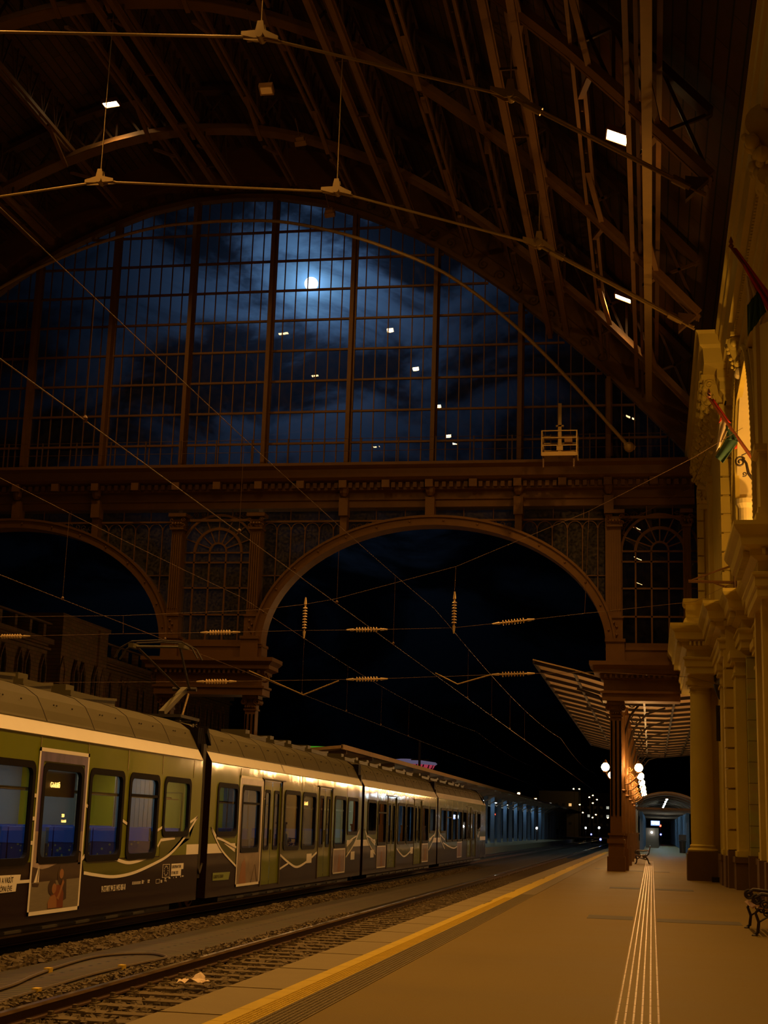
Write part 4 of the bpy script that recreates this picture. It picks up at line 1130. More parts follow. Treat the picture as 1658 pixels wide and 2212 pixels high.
def clipholes(poly, ci): return poly
def seat(y, x, flip, car, sc=1.):
    m = MB(); s = 1 if flip else -1
    m.box(x-.24, x+.24, y-.24, y+.24, .5, .66, 0); m.box(x-.24, x+.24, y+s*.2, y+s*.32, .6, 1.1, 0)
    m.box(x-.22, x+.22, y+s*.19, y+s*.33, 1.1, 1.36, 1); m.box(x-.05, x+.05, y-.05, y+.05, .12, .5, 2); m.box(x-.23, x+.23, y+s*.33, y+s*.35, .62, 1.3, 2)
    return m.build('seat', ['seatb', 'seath', 'igrey'], car)
for (y0, y1, _, ci) in CARS:
    bodyname = 'car_body'
    m = MB()
    holes = [(a, c, z, 2.33) for a, c, z in WIN[ci]]+[(a, c, -.02, 2.56) for a, c in DOOR[ci]]
    if ci == 3: holes.append((CABD[0], CABD[1], -.02, 2.4))
    def mf(y, z, y0=y0, y1=y1, ci=ci):
        near = (y-y0 < 1.6 and ci > 0) or (y1-y < 1.6)
        if z < .82: return 1
        if z < 1.03 and near: return 2
        if z < 1.03 and ci > 0: return 4
        if z > 2.83: return 2
        return 0
    holes_wall(m, XS, y0, y1, -.14, 2.83, holes, mf)
    m.add([(XS, y0, 2.83), (XS, y1, 2.83), (XS-.14, y1, 3.07), (XS-.14, y0, 3.07)], [(0, 1, 2, 3)], 2)
    # roof shoulder, roof, far side, floor, ends
    pr = [(XS-.14, 3.07), (XS-.17, 3.12), (XS-.24, 3.27), (XS-.36, 3.48), (XS-.58, 3.63), (XS-.9, 3.72), (-11.1, 3.76), (XF+.9, 3.72), (XF+.58, 3.63), (XF+.3, 3.45), (XF, 3.05)]
    for (xa, za), (xb, zb_) in zip(pr, pr[1:]): m.add([(xa, y0, za), (xa, y1, za), (xb, y1, zb_), (xb, y0, zb_)], [(0, 1, 2, 3)], 3)
    m.add([(XF, y0, -.14), (XF, y1, -.14), (XF, y1, 3.05), (XF, y0, 3.05)], [(0, 1, 2, 3)], 0)
    m.add([(XS, y0, -.14), (XS, y1, -.14), (XF, y1, -.14), (XF, y0, -.14)], [(0, 1, 2, 3)], 1)
    endp = [(XS, -.14), (XS, 2.83)]+pr+[(XF, -.14)]
    if ci < 3:
        m.prism(endp, lambda a, q, d, y1=y1: (a, y1-.02+d, q), .02, 1)
    m.prism(endp, lambda a, q, d, y0=y0: (a, y0+d, q), .02, 1)
    car = m.build(bodyname, ['green', 'brown', 'white', 'troof', 'olive'], train)
    car['label'] = ['nearest car of the train, cut by the left edge', 'second car, just past the first gangway', 'third car with two pairs of doors', 'leading car with the sloping cab nose'][ci]
    for a, c, z in WIN[ci]:
        tall = z < 1
        m = MB(); o_ = rrect(a-.07, c+.07, z-.07, 2.40, .17); i_ = rrect(a+.04, c-.04, z+.04, 2.29, .12)
        ringframe(m, XS-.05, XS+.02, o_, i_, 0)
        if tall and a in (26.13, 33.83, 51.62, 69.5): m.box(XS-.03, XS+.02, a, c, 1.95, 2.0, 0)
        m.prism(i_, lambda p, q, d: (XS-.035+d, p, q), .006, 1)
        m.build('window', ['black', 'glasst'], car)
    for a, c in DOOR[ci]+([CABD] if ci == 3 else []):
        cab = (a, c) == CABD; zt = 2.4 if cab else 2.56
        for (p, q) in ([(a, (a+c)/2-.012), ((a+c)/2+.012, c)] if not cab else [(a, c)]):
            m = MB(); w = q-p; hz = [(p+w*.26, q-w*.26, .89, 2.3)]
            holes_wall(m, XS-.02, p, q, -.02, zt, hz, lambda y, z: 0)
            ringframe(m, XS-.04, XS-.005, rrect(p+w*.2, q-w*.2, .84, 2.35, .08), rrect(p+w*.28, q-w*.28, .92, 2.27, .06), 1)
            m.prism(rrect(p+w*.28, q-w*.28, .92, 2.27, .06), lambda u, v, d: (XS-.03+d, u, v), .006, 2)
            m.box(XS-.02, XS+.012, q-.05, q-.025, 1.0, 1.35, 3)
            m.build('door', ['green' if not cab else 'olive', 'black', 'glasst', 'railtop'], car)
        m = MB(); m.box(XS-.02, XS+.02, a-.05, a, -.05, zt+.04); m.box(XS-.02, XS+.02, c, c+.05, -.05, zt+.04); m.box(XS-.02, XS+.045, a-.25, c+.25, zt+.04, zt+.07); m.build('door_frame', 'troof', car)
    # panel joints with bright edges
    m = MB()
    for a, c, z in WIN[ci]: m.box(XS, XS+.006, c+.2, c+.212, 2.42, 2.8)
    if m.v: m.build('panel_joint', 'metalstrip', car)
    m = MB(); m.box(XS-.15, XS-.13, y0+.05, y1-.05, 3.06, 3.08); m.box(XS, XS+.01, y0+.05, y1-.05, 2.815, 2.83); m.build('gutter', 'troof', car)
    # roof panels, bolts, equipment
    m = MB()
    for k_ in range(int((y1-y0)/2.1)):
        y = y0+1+k_*2.1
        for (xa, za), (xb, zb_) in zip(pr[:7], pr[1:7]): m.bar((xa, y, za+.004), (xb, y, zb_+.004), .018, .012)
        for q in (.5, .62, 1.3): m.sphere((XS-.27, y+q, 3.385), .016, 5); 
    m.build('roof_joint', 'tgrey', car)
    y = y0+1.2
    while y < y1-2.2:
        L_ = random.choice([1.2, 1.7, 2.3]); x = XS-.95
        if not (ci == 1 and y < 37): 
            m = MB(); m.box(x-1.1, x-.05, y, y+L_, 3.7, 3.86); m.box(x-.9, x-.2, y+.1, y+.5, 3.86, 3.98)
            m.bar((x-.06, y, 3.74), (x-.04, y+L_, 3.88), .05); m.build('roof_equipment', 'troof', car)
        y += L_+random.choice([.4, .9])
    m = MB()
    for k_ in range(9): m.box(XS-.03, XS+.012, y0+2.5+k_*1.4, y0+3.1+k_*1.4, -.24, -.2)
    m.box(XF+.2, XS-.12, y0+1.4, y1-1.4, -.28, -.14); m.build('underframe', 'tgrey', car)
    # interior
    m = MB(); ye = min(y1-.1, 85); ys_ = y0+.1
    m.box(XF+.08, XS-.1, ys_, ye, .06, .12, 0); m.box(XF+.08, XS-.1, ys_, ye, 2.66, 2.7, 0); m.box(XF+.06, XF+.1, ys_, ye, .1, 2.66, 0)
    m.build('interior_shell', 'igrey', car)
    if ci < 2:
        m = MB(); m.box(-11.6, -11.45, ys_+.3, ye-.3, 2.61, 2.65); m.box(-10.75, -10.65, ys_+.3, ye-.3, 2.61, 2.65); m.build('ceiling_light', 'iceil', car, label='long cool white interior light')
        m = MB()
        if ci == 0:
            for (a, c) in ((-12.4, -11.6), (-10.62, -9.95)): m.box(a, c, 30.3, 30.36, .12, 2.6)
            m.box(-12.4, -12.1, 27.2, 27.26, .12, 2.6)
        for (a, c) in ((34.6, 35.2), (37.7, 39.9)):
            if y0 < a < y1: m.box(XF+.12, XF+.5, a, c, .12, 2.65)
        if m.v: m.build('partition', 'panel', car, label='yellow wall panel')
        if ci == 0:
            q = MB(); q.box(-11.6, -10.62, 30.32, 30.38, .12, 2.6)
            for k_ in range(9): q.box(-11.55+k_*.1, -11.52+k_*.1, 30.3, 30.32, .3, 2.4)
            q.build('gangway_door', 'igrey', car)
            q = MB(); q.box(-10.5, -10.05, 30.285, 30.3, .6, .61); q.box(-10.5, -10.05, 30.285, 30.3, 2.1, 2.11); q.box(-10.5, -10.49, 30.285, 30.3, .6, 2.1); q.box(-10.06, -10.05, 30.285, 30.3, .6, 2.1); q.build('cabinet_joint', 'ink', car)
        m = MB()
        for a in range(int(y0)+1, int(y1), 2):
            m.tube([(-10.75, a+.1, .12), (-10.75, a+.1, 2.42)], .02, 6); m.tube([(-10.0, a-.6, 1.98), (-10.0, a+1.4, 1.98)], .018, 6); m.bar((-9.95, a-.6, 1.95), (-9.95, a+1.4, 1.95), .25, .02)
        m.build('grab_pole', 'metalstrip', car)
        y = y0+.9; fl = False
        while y < y1-.6:
            if not any(a-.3 < y < c+.3 for a, c in DOOR[ci]):
                for x in (-10.1, -10.56, -11.65, -12.1):
                    if x > -11 or ci == 0: seat(y, x, fl, car)
            y += .98 if fl else .86; fl = not fl
    bpy.context.view_layer.update()
# cab nose of the leading car
m = MB()
sec = []
for t, dz, nx_ in ((0, 0, 0), (.5, -.08, .05), (1.1, -.45, .2), (1.5, -1.0, .45), (1.7, -2.2, .7)):
    yy = 86.2-.9+t; P = [(XS-nx_, -.14), (XS-nx_, min(3.05, 3.76+dz)), (XS-.5-nx_*.6, 3.68+dz), (-11.1, 3.76+dz), (XF+.5+nx_*.6, 3.68+dz), (XF+nx_, min(3.05, 3.76+dz)), (XF+nx_, -.14)]
    sec.append([(a, yy, q) for a, q in P])
for s1, s2 in zip(sec, sec[1:]):
    n_ = len(s1); m.add(s1+s2, [(i, i+1, n_+i+1, n_+i) for i in range(n_-1)])
m.add(sec[-1], [tuple(range(7))])
cars = [o for o in kids(train) if o.name.startswith('car_body')]
m.build('cab_nose', 'white', cars[3])
m = MB(); m.box(XS-.1, XS-.3, 86.7, 87.3, -.2, .3); m.tube([(XS-.4, 86.9, .1), (XS-.4, 87.5, .1)], .12, 10); m.build('buffer', 'tgrey', cars[3])
m = MB(); m.prism([(81.9, 1.2), (82.5, .95), (83.4, 1.5), (83.3, 1.55), (82.5, 1.05)], lambda a, q, d: (XS+.004+d, a, q), .003); m.build('livery_stripe', 'white', cars[3])
# bellows between the cars
for (a, c) in ((30.58, 31.2), (48.55, 48.95), (66.25, 66.6)):
    m = MB(); y = a
    while y < c:
        m.box(XF+.15, XS-.16, y, y+.035, .0, 3.55); m.box(XF+.22, XS-.24, y+.035, y+.07, .05, 3.48); y += .07
    m.build('gangway_bellows', 'black', train)
    m = MB(); m.box(XS-.14, XS-.08, (a+c)/2-.1, (a+c)/2+.1, .3, 3.2); m.tube([(XS-.1, a, .7), (XS-.06, (a+c)/2, .4), (XS-.1, c, .6)], .025, 6); m.build('coupling_cable', 'tgrey', train)
m = MB()
for z in range(6): m.lathe((XS-.38, 30.88, 3.2+z*.055), [(.06, 0), (.12, .01), (.12, .025), (.06, .04)], 12)
m.tube([(XS-.3, 30.6, 3.5), (XS-.38, 30.85, 3.62), (XS-.35, 31.1, 3.55), (XS-.25, 31.4, 3.5)], .025, 6)
m.box(XS-.45, XS-.3, 30.7, 31.1, 3.1, 3.2); m.build('insulator_stack', 'tgrey', train)
m = MB(); m.prism([(31.1, 3.45), (31.45, 3.2), (31.42, 3.28), (31.15, 3.62)], lambda a, q, d: (XS-.42+d*1, a, q), .3); m.build('end_fairing', 'black', train)
# bogies
for yc in (30.55, 48.75, 66.4, 83.2, 15.5):
    m = MB()
    m.box(-10.6, -10.3, yc-1.7, yc+1.7, -.05, .12); m.box(-10.35, -10.15, yc-.3, yc+.3, -.2, .1)
    m.tube([(-10.1, yc-.9, .0), (-10.1, yc-.1, -.12)], .07, 10); m.tube([(-10.15, yc+.4, -.1), (-10.15, yc+1.0, -.1)], .05, 8)
    bg = m.build('bogie', 'tgrey', train)
    for s in (-1.38, 1.38):
        m = MB(); m.lathe((-10.42, yc+s, -.03+0.01), [(.44, 0), (.36, .03), (.36, .12), (.3, .13), (.28, .1), (.12, .11), (.12, .16), (.02, .17)], 24, axis='x'); o = m.build('wheel', 'wheel', bg, True)
        m = MB(); m.lathe((-12.0, yc+s, -.02), [(.36, 0), (.36, .12)], 20, axis='x'); m.build('wheel', 'wheel', bg, True)
        m = MB(); m.box(-10.3, -10.12, yc+s-.16, yc+s+.16, -.14, .16); m.sphere((-10.12, yc+s, .01), .09, 8); m.build('axle_box', 'tgrey', bg)
# pantograph
pg = bpy.data.objects.new('pantograph', None); COL.objects.link(pg); pg.parent = train
px = -11.1
m = MB(); m.box(px-.5, px+.5, 31.5, 32.9, 3.83, 3.9); 
for x in (-.4, .4):
    for y in (31.6, 32.8): m.lathe((px+x, y, 3.72), [(.05, 0), (.09, .03), (.05, .06), (.09, .09), (.05, .12)], 8)
m.build('base_frame', 'tgrey', pg)
m = MB(); m.bar((px, 31.6, 3.92), (px, 33.15, 4.62), .14, .12); m.build('lower_arm', 'troof', pg)
m = MB(); m.tube([(px+.15, 32.6, 3.9), (px+.12, 33.1, 4.5)], .025, 6); m.build('strut', 'metalstrip', pg)
m = MB(); m.tube([(px-.12, 33.15, 4.62), (px-.55, 31.15, 5.4)], .03, 6); m.tube([(px+.12, 33.15, 4.62), (px+.5, 31.15, 5.4)], .03, 6); m.tube([(px-.3, 33.15, 4.62), (px+.3, 33.15, 4.62)], .05, 8); m.build('upper_arm', 'irondk', pg)
for yy in (30.95, 31.3):
    m = MB(); m.tube([(px-1.0, yy, 5.12), (px-.85, yy, 5.36), (px-.6, yy, 5.5), (px, yy, 5.53), (px+.6, yy, 5.5), (px+.85, yy, 5.36), (px+1.0, yy, 5.12)], .022, 6); m.build('collector_strip', 'irondk', pg)
m = MB(); m.tube([(px-.6, 31.12, 5.4), (px+.6, 31.12, 5.4)], .035, 6)
for x in (-.6, .6): m.box(px+x-.06, px+x+.06, 30.9, 31.35, 5.36, 5.46)
m.build('head_bar', 'troof', pg)

# livery of the first car
c1_ = cars[0]
low = smooth2([(20.4, .66), (21.8, .62), (23.2, .60), (24.0, .60), (24.54, .555), (25.53, .49), (26.57, .53), (27.68, .67), (28.5, .81), (29.17, 1.02), (29.78, 1.29), (30.35, 1.61)])
decal('leaf_shape', 'olive', [p for p in low if p[0] > 24.0][:-1]+[(30.3, 1.58), (29.78, 1.43), (29.9, 1.15), (28.0, 1.15), (28.0, .8), (24.0, .8)], c1_)
ribbon([p for p in low if p[0] > 24.0], .055, c1_)
ribbon([(29.86, 1.49), (30.35, 1.61)], .05, c1_)
ribbon(smooth2([(25.4, .83), (26.15, .73), (26.69, .74), (27.24, .80)]), .06, c1_)
ribbon([(27.86, 1.0), (28.05, 1.14)], .05, c1_); ribbon([(28.05, 1.13), (28.9, 1.17)], .055, c1_)
ribbon([(25.8, 1.5), (26.06, 1.44)], .05, c1_); ribbon([(27.79, 1.32), (28.07, 1.38)], .05, c1_)
ribbon([(21.3, .53), (21.87, .53)], .05, c1_)
for a, q in (((21.79, 1.12), (21.88, 1.12)), ((21.79, 1.86), (21.88, 1.86)), ((21.79, 1.5), (21.88, 1.5)), ((23.99, 1.75), (24.05, 1.72)), ((23.98, .83), (24.1, .9))): ribbon([a, q], .06, c1_)
# poster around the fifth window, cut out around the glass
def poster(car, ya, yb, za, zb_, wy0, wy1, wz0, label, kind):
    root = bpy.data.objects.new('poster', None); COL.objects.link(root); root.parent = car; root['label'] = label
    X = XS+.010
    def P(nm, mat, poly, x=X): 
        m = MB(); m.prism(poly, lambda a, q, d: (x+d, a, q), .002); return m.build(nm, mat, car)
    bpy.data.objects.remove(root)
    m = MB(); g = .06
    for (a, c, e, f) in ((ya, yb, za, za+g), (ya, yb, zb_-g, zb_), (ya, ya+g, za, zb_), (yb-g, yb, za, zb_)): m.box(X, X+.004, a, c, e, f)
    m.build('poster_border', 'white', car)
    iy0, iy1, iz0, iz1 = ya+g, yb-g, za+g, zb_-g
    wt = 2.42
    if kind == 0:
        P('poster_sky', 'sky1', [(iy0, wt), (iy1, wt), (iy1, iz1), (iy0, iz1)])
        P('poster_sky', 'sky1', [(iy0, 1.3), (wy0, 1.3), (wy0, wt), (iy0, wt)]); P('poster_sky', 'sky1', [(wy1, 1.3), (iy1, 1.3), (iy1, wt), (wy1, wt)])
        P('poster_cloud', 'sky2', [(iy0, .8), (wy0, .8), (wy0, 1.3), (iy0, 1.3)]); P('poster_cloud', 'sky2', [(wy1, .95), (iy1, .95), (iy1, 1.3), (wy1, 1.3)])
        P('poster_hill', 'hill', [(wy1, .75), (iy1, .75), (iy1, .95), (wy1, .98)])
        P('poster_hill', 'hill', [(iy0, .5), (iy1, .5), (iy1, .78), (iy0, .78)])
        P('poster_cloud', 'sky2', [(iy0, .745), (22.3, .70), (22.55, .72), (22.9, .78), (22.9, .80), (iy0, .80)], X+.0025)
        P('poster_lake', 'lake', [(iy0, iz0), (iy1, iz0), (iy1, .52), (iy0, .5)], X+.001)
        P('poster_boat_sail', 'white', [(22.02, .5), (22.17, .76), (22.13, .5)], X+.004); P('poster_boat_sail', 'white', [(22.16, .5), (22.2, .75), (22.21, .5)], X+.004)
        P('poster_boat_hull', 'hill', [(21.98, .44), (22.2, .43), (22.23, .48), (21.96, .49)], X+.004)
        # embracing couple
        def el(cy, cz, a, q, r=0, n=14): return [(cy+a*cos(2*pi*i/n)*cos(r)-q*sin(2*pi*i/n)*sin(r), cz+a*cos(2*pi*i/n)*sin(r)+q*sin(2*pi*i/n)*cos(r)) for i in range(n)]
        P('poster_figure', 'hill', [(22.96, .62), (23.02, .72), (23.15, .76), (23.28, .7), (23.34, .5), (23.38, .2), (23.2, .16), (23.1, .4), (22.98, .5)], X+.004)
        P('poster_figure', 'orange', [(22.68, .07), (23.26, .06), (23.25, .3), (23.15, .42), (22.95, .44), (22.75, .3)], X+.0055)
        P('poster_figure', 'skin', el(23.11, .61, .085, .08, -.1), X+.007)
        P('poster_figure', 'hill', el(22.76, .41, .16, .13, .1), X+.006)
        P('poster_figure', 'skin', el(22.84, .38, .09, .08, .25), X+.008)
        P('poster_figure', 'skin', [(22.64, .07), (23.0, .07), (22.97, .22), (22.88, .28), (22.7, .25), (22.62, .16)], X+.007)
        P('poster_figure', 'skin', [(23.18, .52), (23.24, .47), (23.05, .19), (22.97, .22), (23.05, .3)], X+.009)
    else:
        mat = 'photo' if kind == 1 else 'photog'
        P('poster_photo', 'photog', [(iy0, wt), (iy1, wt), (iy1, iz1), (iy0, iz1)])
        P('poster_photo', mat, [(iy0, .8), (wy0, .8), (wy0, wt), (iy0, wt)]); P('poster_photo', mat, [(wy1, .8), (iy1, .8), (iy1, wt), (wy1, wt)])
        P('poster_photo', 'photo', [(iy0, iz0), (iy1, iz0), (iy1, .8), (iy0, .8)])
        P('poster_figure', 'skin', [(iy0+.2, iz0), (iy0+.8, iz0), (iy0+.75, .5), (iy0+.62, .66), (iy0+.4, .55)], X+.004)
        P('poster_figure', 'hill', [(iy1-.75, iz0), (iy1-.7, iz0), (iy1-.45, .5), (iy1-.47, .5)], X+.004); P('poster_figure', 'hill', [(iy1-.2, iz0), (iy1-.14, iz0), (iy1-.4, .5), (iy1-.42, .5)], X+.004)
poster(c1_, 21.86, 23.97, -.01, 2.63, 22.05, 23.79, .78, 'poster', 0)
poster(cars[1], 33.54, 35.66, .02, 2.62, 33.76, 35.47, .8, 'poster', 1)
def plainposter(car, a, c, z1, mat):
    decal('poster_photo', mat, [(a, .04), (c, .04), (c, z1), (a, z1)], car, x=XS+.009); m = MB()
    for (p, q, e, f) in ((a, c, .02, .06), (a, c, z1-.04, z1), (a, a+.05, .02, z1), (c-.05, c, .02, z1)): m.box(XS+.011, XS+.015, p, q, e, f)
    m.build('poster_border', 'white', car)
    decal('poster_figure', 'skin', [(a+.7, .06), (a+1.15, .06), (a+1.05, .6), (a+.85, .6)], car, x=XS+.013)
plainposter(cars[1], 44.2, 46.0, .78, 'photog'); plainposter(cars[2], 51.5, 53.25, .8, 'photog'); plainposter(cars[2], 61.9, 63.65, .8, 'photo'); plainposter(cars[3], 73.4, 75.2, .8, 'photog')
# livery of the other cars
def smile(car, ya, ym, yb, zt, zm):
    ribbon(smooth2([(ya, zt), ((ya+ym)/2, (zt+zm)/2-.04), (ym, zm), ((yb+ym)/2, (zt+zm)/2-.05), (yb, zt)]), .06, car)
    decal('leaf_shape', 'olive', smooth2([(ya, zt), ((ya+ym)/2, (zt+zm)/2-.04), (ym, zm), ((yb+ym)/2, (zt+zm)/2-.05), (yb, zt)], 3)+[(yb, .84), (ya, .84)], car)
smile(cars[1], 37.65, 39.6, 41.98, .70, .34); ribbon([(37.66, .33), (38.6, .46)], .05, cars[1])
smile(cars[2], 55.65, 57.4, 59.6, .66, .34); smile(cars[3], 68.4, 72.2, 75.2, .8, .5)
for (car, yo, s) in ((cars[1], 31.38, 1), (cars[1], 48.3, -1), (cars[2], 49.1, 1), (cars[2], 66.0, -1), (cars[3], 66.8, 1)):
    L_ = [(yo, 1.39), (yo+s*.57, 1.05), (yo+s*1.09, .82), (yo+s*2.14, .5)]
    ribbon(smooth2(L_), .05, car); ribbon(smooth2([(yo, 1.39), (yo+s*.42, 1.2)]), .05, car)
    ribbon([(yo+s*.5, 1.16), (yo+s*1.0, 1.1), (yo+s*2.1, .93)], .05, car)
    decal('leaf_shape', 'olive', [(yo+s*.05, 1.34), (yo+s*.57, 1.05), (yo+s*1.09, .82), (yo+s*2.1, .52), (yo+s*2.1, .8), (yo+s*.6, 1.14)][::s], car)
# writing on the cars
RT = (pi/2, 0, pi/2); XT = XS+.012
text('H-START 94 55 1415 061-0', .155, (XT, 24.98, .235), RT, 'white', c1_, sx=.68)
decal('label_plate', 'white', [(20.2, .65), (21.52, .64), (21.5, .52), (21.4, .52), (21.38, .39), (20.2, .38)], c1_, x=XS+.008)
text('2021 A VASÚT', .12, (XT, 20.62, .53), RT, 'ink', c1_, sx=.85); text('EURÓPAI ÉVE', .115, (XT, 20.62, .405), RT, 'ink', c1_, sx=.9)
decal('label_plate', 'white', [(28.79, .405), (29.43, .4), (29.43, .53), (29.57, .53), (29.57, .65), (28.79, .65)], c1_, x=XS+.008)
text('EUROPEAN YEAR', .088, (XT, 28.81, .56), RT, 'ink', c1_, sx=.88); text('OF RAIL 2021', .088, (XT, 28.81, .44), RT, 'ink', c1_, sx=.85)
m = MB(); y0_, y1_, z0_, z1_ = 28.24, 28.68, .39, .65
for (a, c, e, f) in ((y0_, y1_, z0_, z0_+.008), (y0_, y1_, z1_-.008, z1_), (y0_, y0_+.012, z0_, z1_), (y1_-.012, y1_, z0_, z1_)): m.box(XT, XT+.003, a, c, e, f)
for i in range(12):
    a = 2*pi*i/12; cy_, cz_ = (y0_+y1_)/2+.12*cos(a), (z0_+z1_)/2+.09*sin(a)
    m.prism([(cy_+(.02 if k % 2 == 0 else .009)*cos(pi/2+k*pi/5), cz_+(.016 if k % 2 == 0 else .007)*sin(pi/2+k*pi/5)) for k in range(10)], lambda p, q, d: (XT+d, p, q), .003)
m.build('star_ring_emblem', 'white', c1_)
m = MB()
for (a, c, e, f) in ((26.53, 27.0, .315, .365), (27.88, 28.1, .29, .37)):
    m.box(XT, XT+.002, a, c, e, e+.006); m.box(XT, XT+.002, a, c, f-.006, f); m.box(XT, XT+.002, a, a+.01, e, f); m.box(XT, XT+.002, c-.01, c, e, f)
for i in range(7): m.box(XT, XT+.002, 26.57+i*.06, 26.6+i*.06, .33, .35)
m.build('data_panel', 'white', c1_)
text('130', .075, (XT, 28.15, .295), RT, 'white', c1_)
for (t_, y, z) in (('50.3 m', 27.07, .35), ('26.2 t', 27.07, .315), ('D 120', 27.4, .35), ('R 145', 27.4, .315), ('+20 +', 28.4, .35), ('M 46 t', 28.65, .355), ('R + Mg', 28.4, .31), ('a', 28.95, .36), ('76 t', 29.1, .36), ('ep', 29.4, .37), ('KE-PR', 29.5, .37)):
    text(t_, .042, (XT, y, z), RT, 'white', c1_)
decal('name_tag', 'tag', [(31.7, .22), (32.96, .21), (33.06, .38), (31.7, .39)], cars[1], x=XS+.008)
text('H-START 94 55 2415 061-9', .11, (XT, 31.75, .265), RT, 'ink', cars[1], sx=.62)
for (car, a, z) in ((cars[1], 46.9, .4), (cars[2], 50.3, .41), (cars[1], 40.7, .42), (cars[2], 58.9, .42)):
    decal('label_plate', 'white', [(a, z), (a+.62, z), (a+.62, z+.26), (a, z+.26)], car, x=XS+.008)
m = MB(); m.box(XS-.12, XS-.09, 22.15, 23.65, 1.86, 2.27); m.build('display_box', 'ledbox', c1_)
text('S80', .125, (XS-.085, 22.2, 2.01), RT, 'led', c1_, name='led_lettering', sx=.9); text('Gödöllő', .125, (XS-.085, 22.6, 2.01), RT, 'led', c1_, name='led_lettering', sx=.95)
text('S80', .09, (-11.3, 26.75, 1.52), RT, 'led', c1_, name='led_lettering'); text('Gödöllő', .07, (-11.3, 26.75, 1.42), RT, 'led', c1_, name='led_lettering')
m = MB(); m.box(XS-.12, XS-.09, 40.1, 41.55, 1.95, 2.25); m.build('display_box', 'ledbox', cars[1])
text('S80  Gödöllő', .14, (XS-.085, 40.25, 2.04), RT, 'led', cars[1], name='led_lettering')
text('2', .3, (XT, 35.72, 2.1), RT, 'photog', cars[1]) 

# ================================================================== OVERHEAD WIRES
def wire(name, pts, r, label, cat='wire', mat='wire'):
    root = thing(name, label, cat); m = MB(); m.tube(pts, r, 5); m.build('wire', mat, root, True); return root
def catline(x, zc, zm, label):
    root = thing('contact_line', label, 'overhead wire')
    m = MB(); m.tube([(x, -5, zc), (x, 150, zc-.05), (x, 300, zc)], .0065, 6); m.build('contact_wire', 'wire', root, True)
    m = MB(); P = []
    for i in range(0, 121):
        y = -5+i*2.5; t = ((y-38) % 55)/55; P.append((x, y, zm-.75*4*t*(1-t)*.55))
    m.tube(P, .0055, 6); m.build('messenger_wire', 'wire', root, True)
    m = MB()
    for y in (13.3, 19, 25.5, 31.5, 45, 52, 59, 66):
        t = ((y-38) % 55)/55; m.tube([(x, y, zc), (x, y, zm-.75*4*t*(1-t)*.55)], .0035, 4); m.lathe((x, y, zc-.02), [(.02, 0), (.03, .04), (.01, .07)], 6)
    m.build('dropper', 'wire', root)
catline(-5.7, 5.56, 7.3, 'contact wire and messenger hanging over the empty track')
catline(-11.1, 5.62, 7.6, 'contact wire and messenger over the green train, touched by the pantograph')
def ins(m, p, d, L_=.55, n=8, r=.075):
    p = Vector(p); d = Vector(d).normalized()
    for i in range(n):
        q = p+d*(L_*(i/(n-1)-.5)); m.tube([q-d*.012, q+d*.012], [r, r*.8], 10)
    m.tube([p-d*(L_/2+.18), p+d*(L_/2+.18)], .025, 6)
    for s in (-1, 1): m.tube([p+d*s*(L_/2+.1), p+d*s*(L_/2+.3)], [.045, .02], 6)
YW = 38.
def spanwire(label, pts, isl, hang=()):
    root = thing('span_wire', label, 'span wire')
    m = MB(); m.tube(pts, .0065, 6); m.build('wire', 'wire', root, True)
    for p in isl:
        m = MB(); ins(m, p[:3], p[3]); m.build('insulator', 'insul', root, True)
    for a, q in hang:
        m = MB(); m.tube([a, q], .008, 5); m.build('suspension', 'wire', root)
    return root
def sp(x, z, y=YW): return (x, y, z)
# numbers below are metres in the plane of the span (Y = 38)
spanwire('upper slack span wire rising to the facade, with two hanging insulators',
 [sp(-41, 9.5), sp(-28, 7.4), sp(-18.41, 7.06), sp(-14.65, 7.12), sp(-10.7, 7.3), sp(-9.4, 7.46), sp(-8.55, 7.61), sp(-5.19, 8.52), sp(-3.4, 9.28), sp(-1.59, 10.04), sp(1.2, 11.5), sp(2.5, 12.3)],
 [(-9.38, YW, 7.08, (0, 0, 1)), (-5.22, YW, 7.25, (0, 0, 1))], [(sp(-9.4, 7.46), sp(-9.4, 6.73)), (sp(-5.2, 8.52), sp(-5.26, 6.83)), (sp(-1.6, 10.04), sp(-1.71, 7.24)), (sp(-14.67, 7.12), sp(-14.64, 6.62))])
spanwire('middle span wire with horizontal porcelain insulators',
 [sp(-41, 6.6), sp(-18.35, 6.49), sp(-14.64, 6.6), sp(-11.79, 6.66), sp(-9.39, 6.73), sp(-7.6, 6.76), sp(-5.26, 6.83), sp(-3.6, 7.01), sp(-1.73, 7.24), (1.3, 42, 8.2), (2.6, 45.2, 9.33)],
 [(-18.0, YW, 6.5, (1, 0, .02)), (-11.79, YW, 6.66, (1, 0, .02)), (-7.62, YW, 6.765, (1, 0, .02)), (-3.61, YW, 7.01, (1, 0, .12))])
spanwire('lowest span wire with porcelain insulators and the registration arms of both lines',
 [sp(-41, 5.1), sp(-18.2, 5.17), sp(-11.8, 5.29), sp(-7.57, 5.41), sp(-3.6, 5.6), sp(-1.37, 5.68), (1.2, 44, 6.2), (2.3, 48.3, 6.4)],
 [(-18.0, YW, 5.18, (1, 0, .02)), (-11.82, YW, 5.29, (1, 0, .02)), (-7.57, YW, 5.41, (1, 0, .03)), (-3.6, YW, 5.6, (1, 0, .04))])
root = bpy.data.objects['span_wire.002']
for a, q in ((sp(-10.9, 5.6), sp(-9.33, 4.96)), (sp(-9.33, 4.96), sp(-8.35, 5.36)), (sp(-5.7, 5.6), sp(-5.09, 5.31)), (sp(-5.09, 5.31), sp(-4.17, 5.58))):
    m = MB(); m.tube([a, q], .02, 6); m.build('registration_arm', 'tie', root, True)
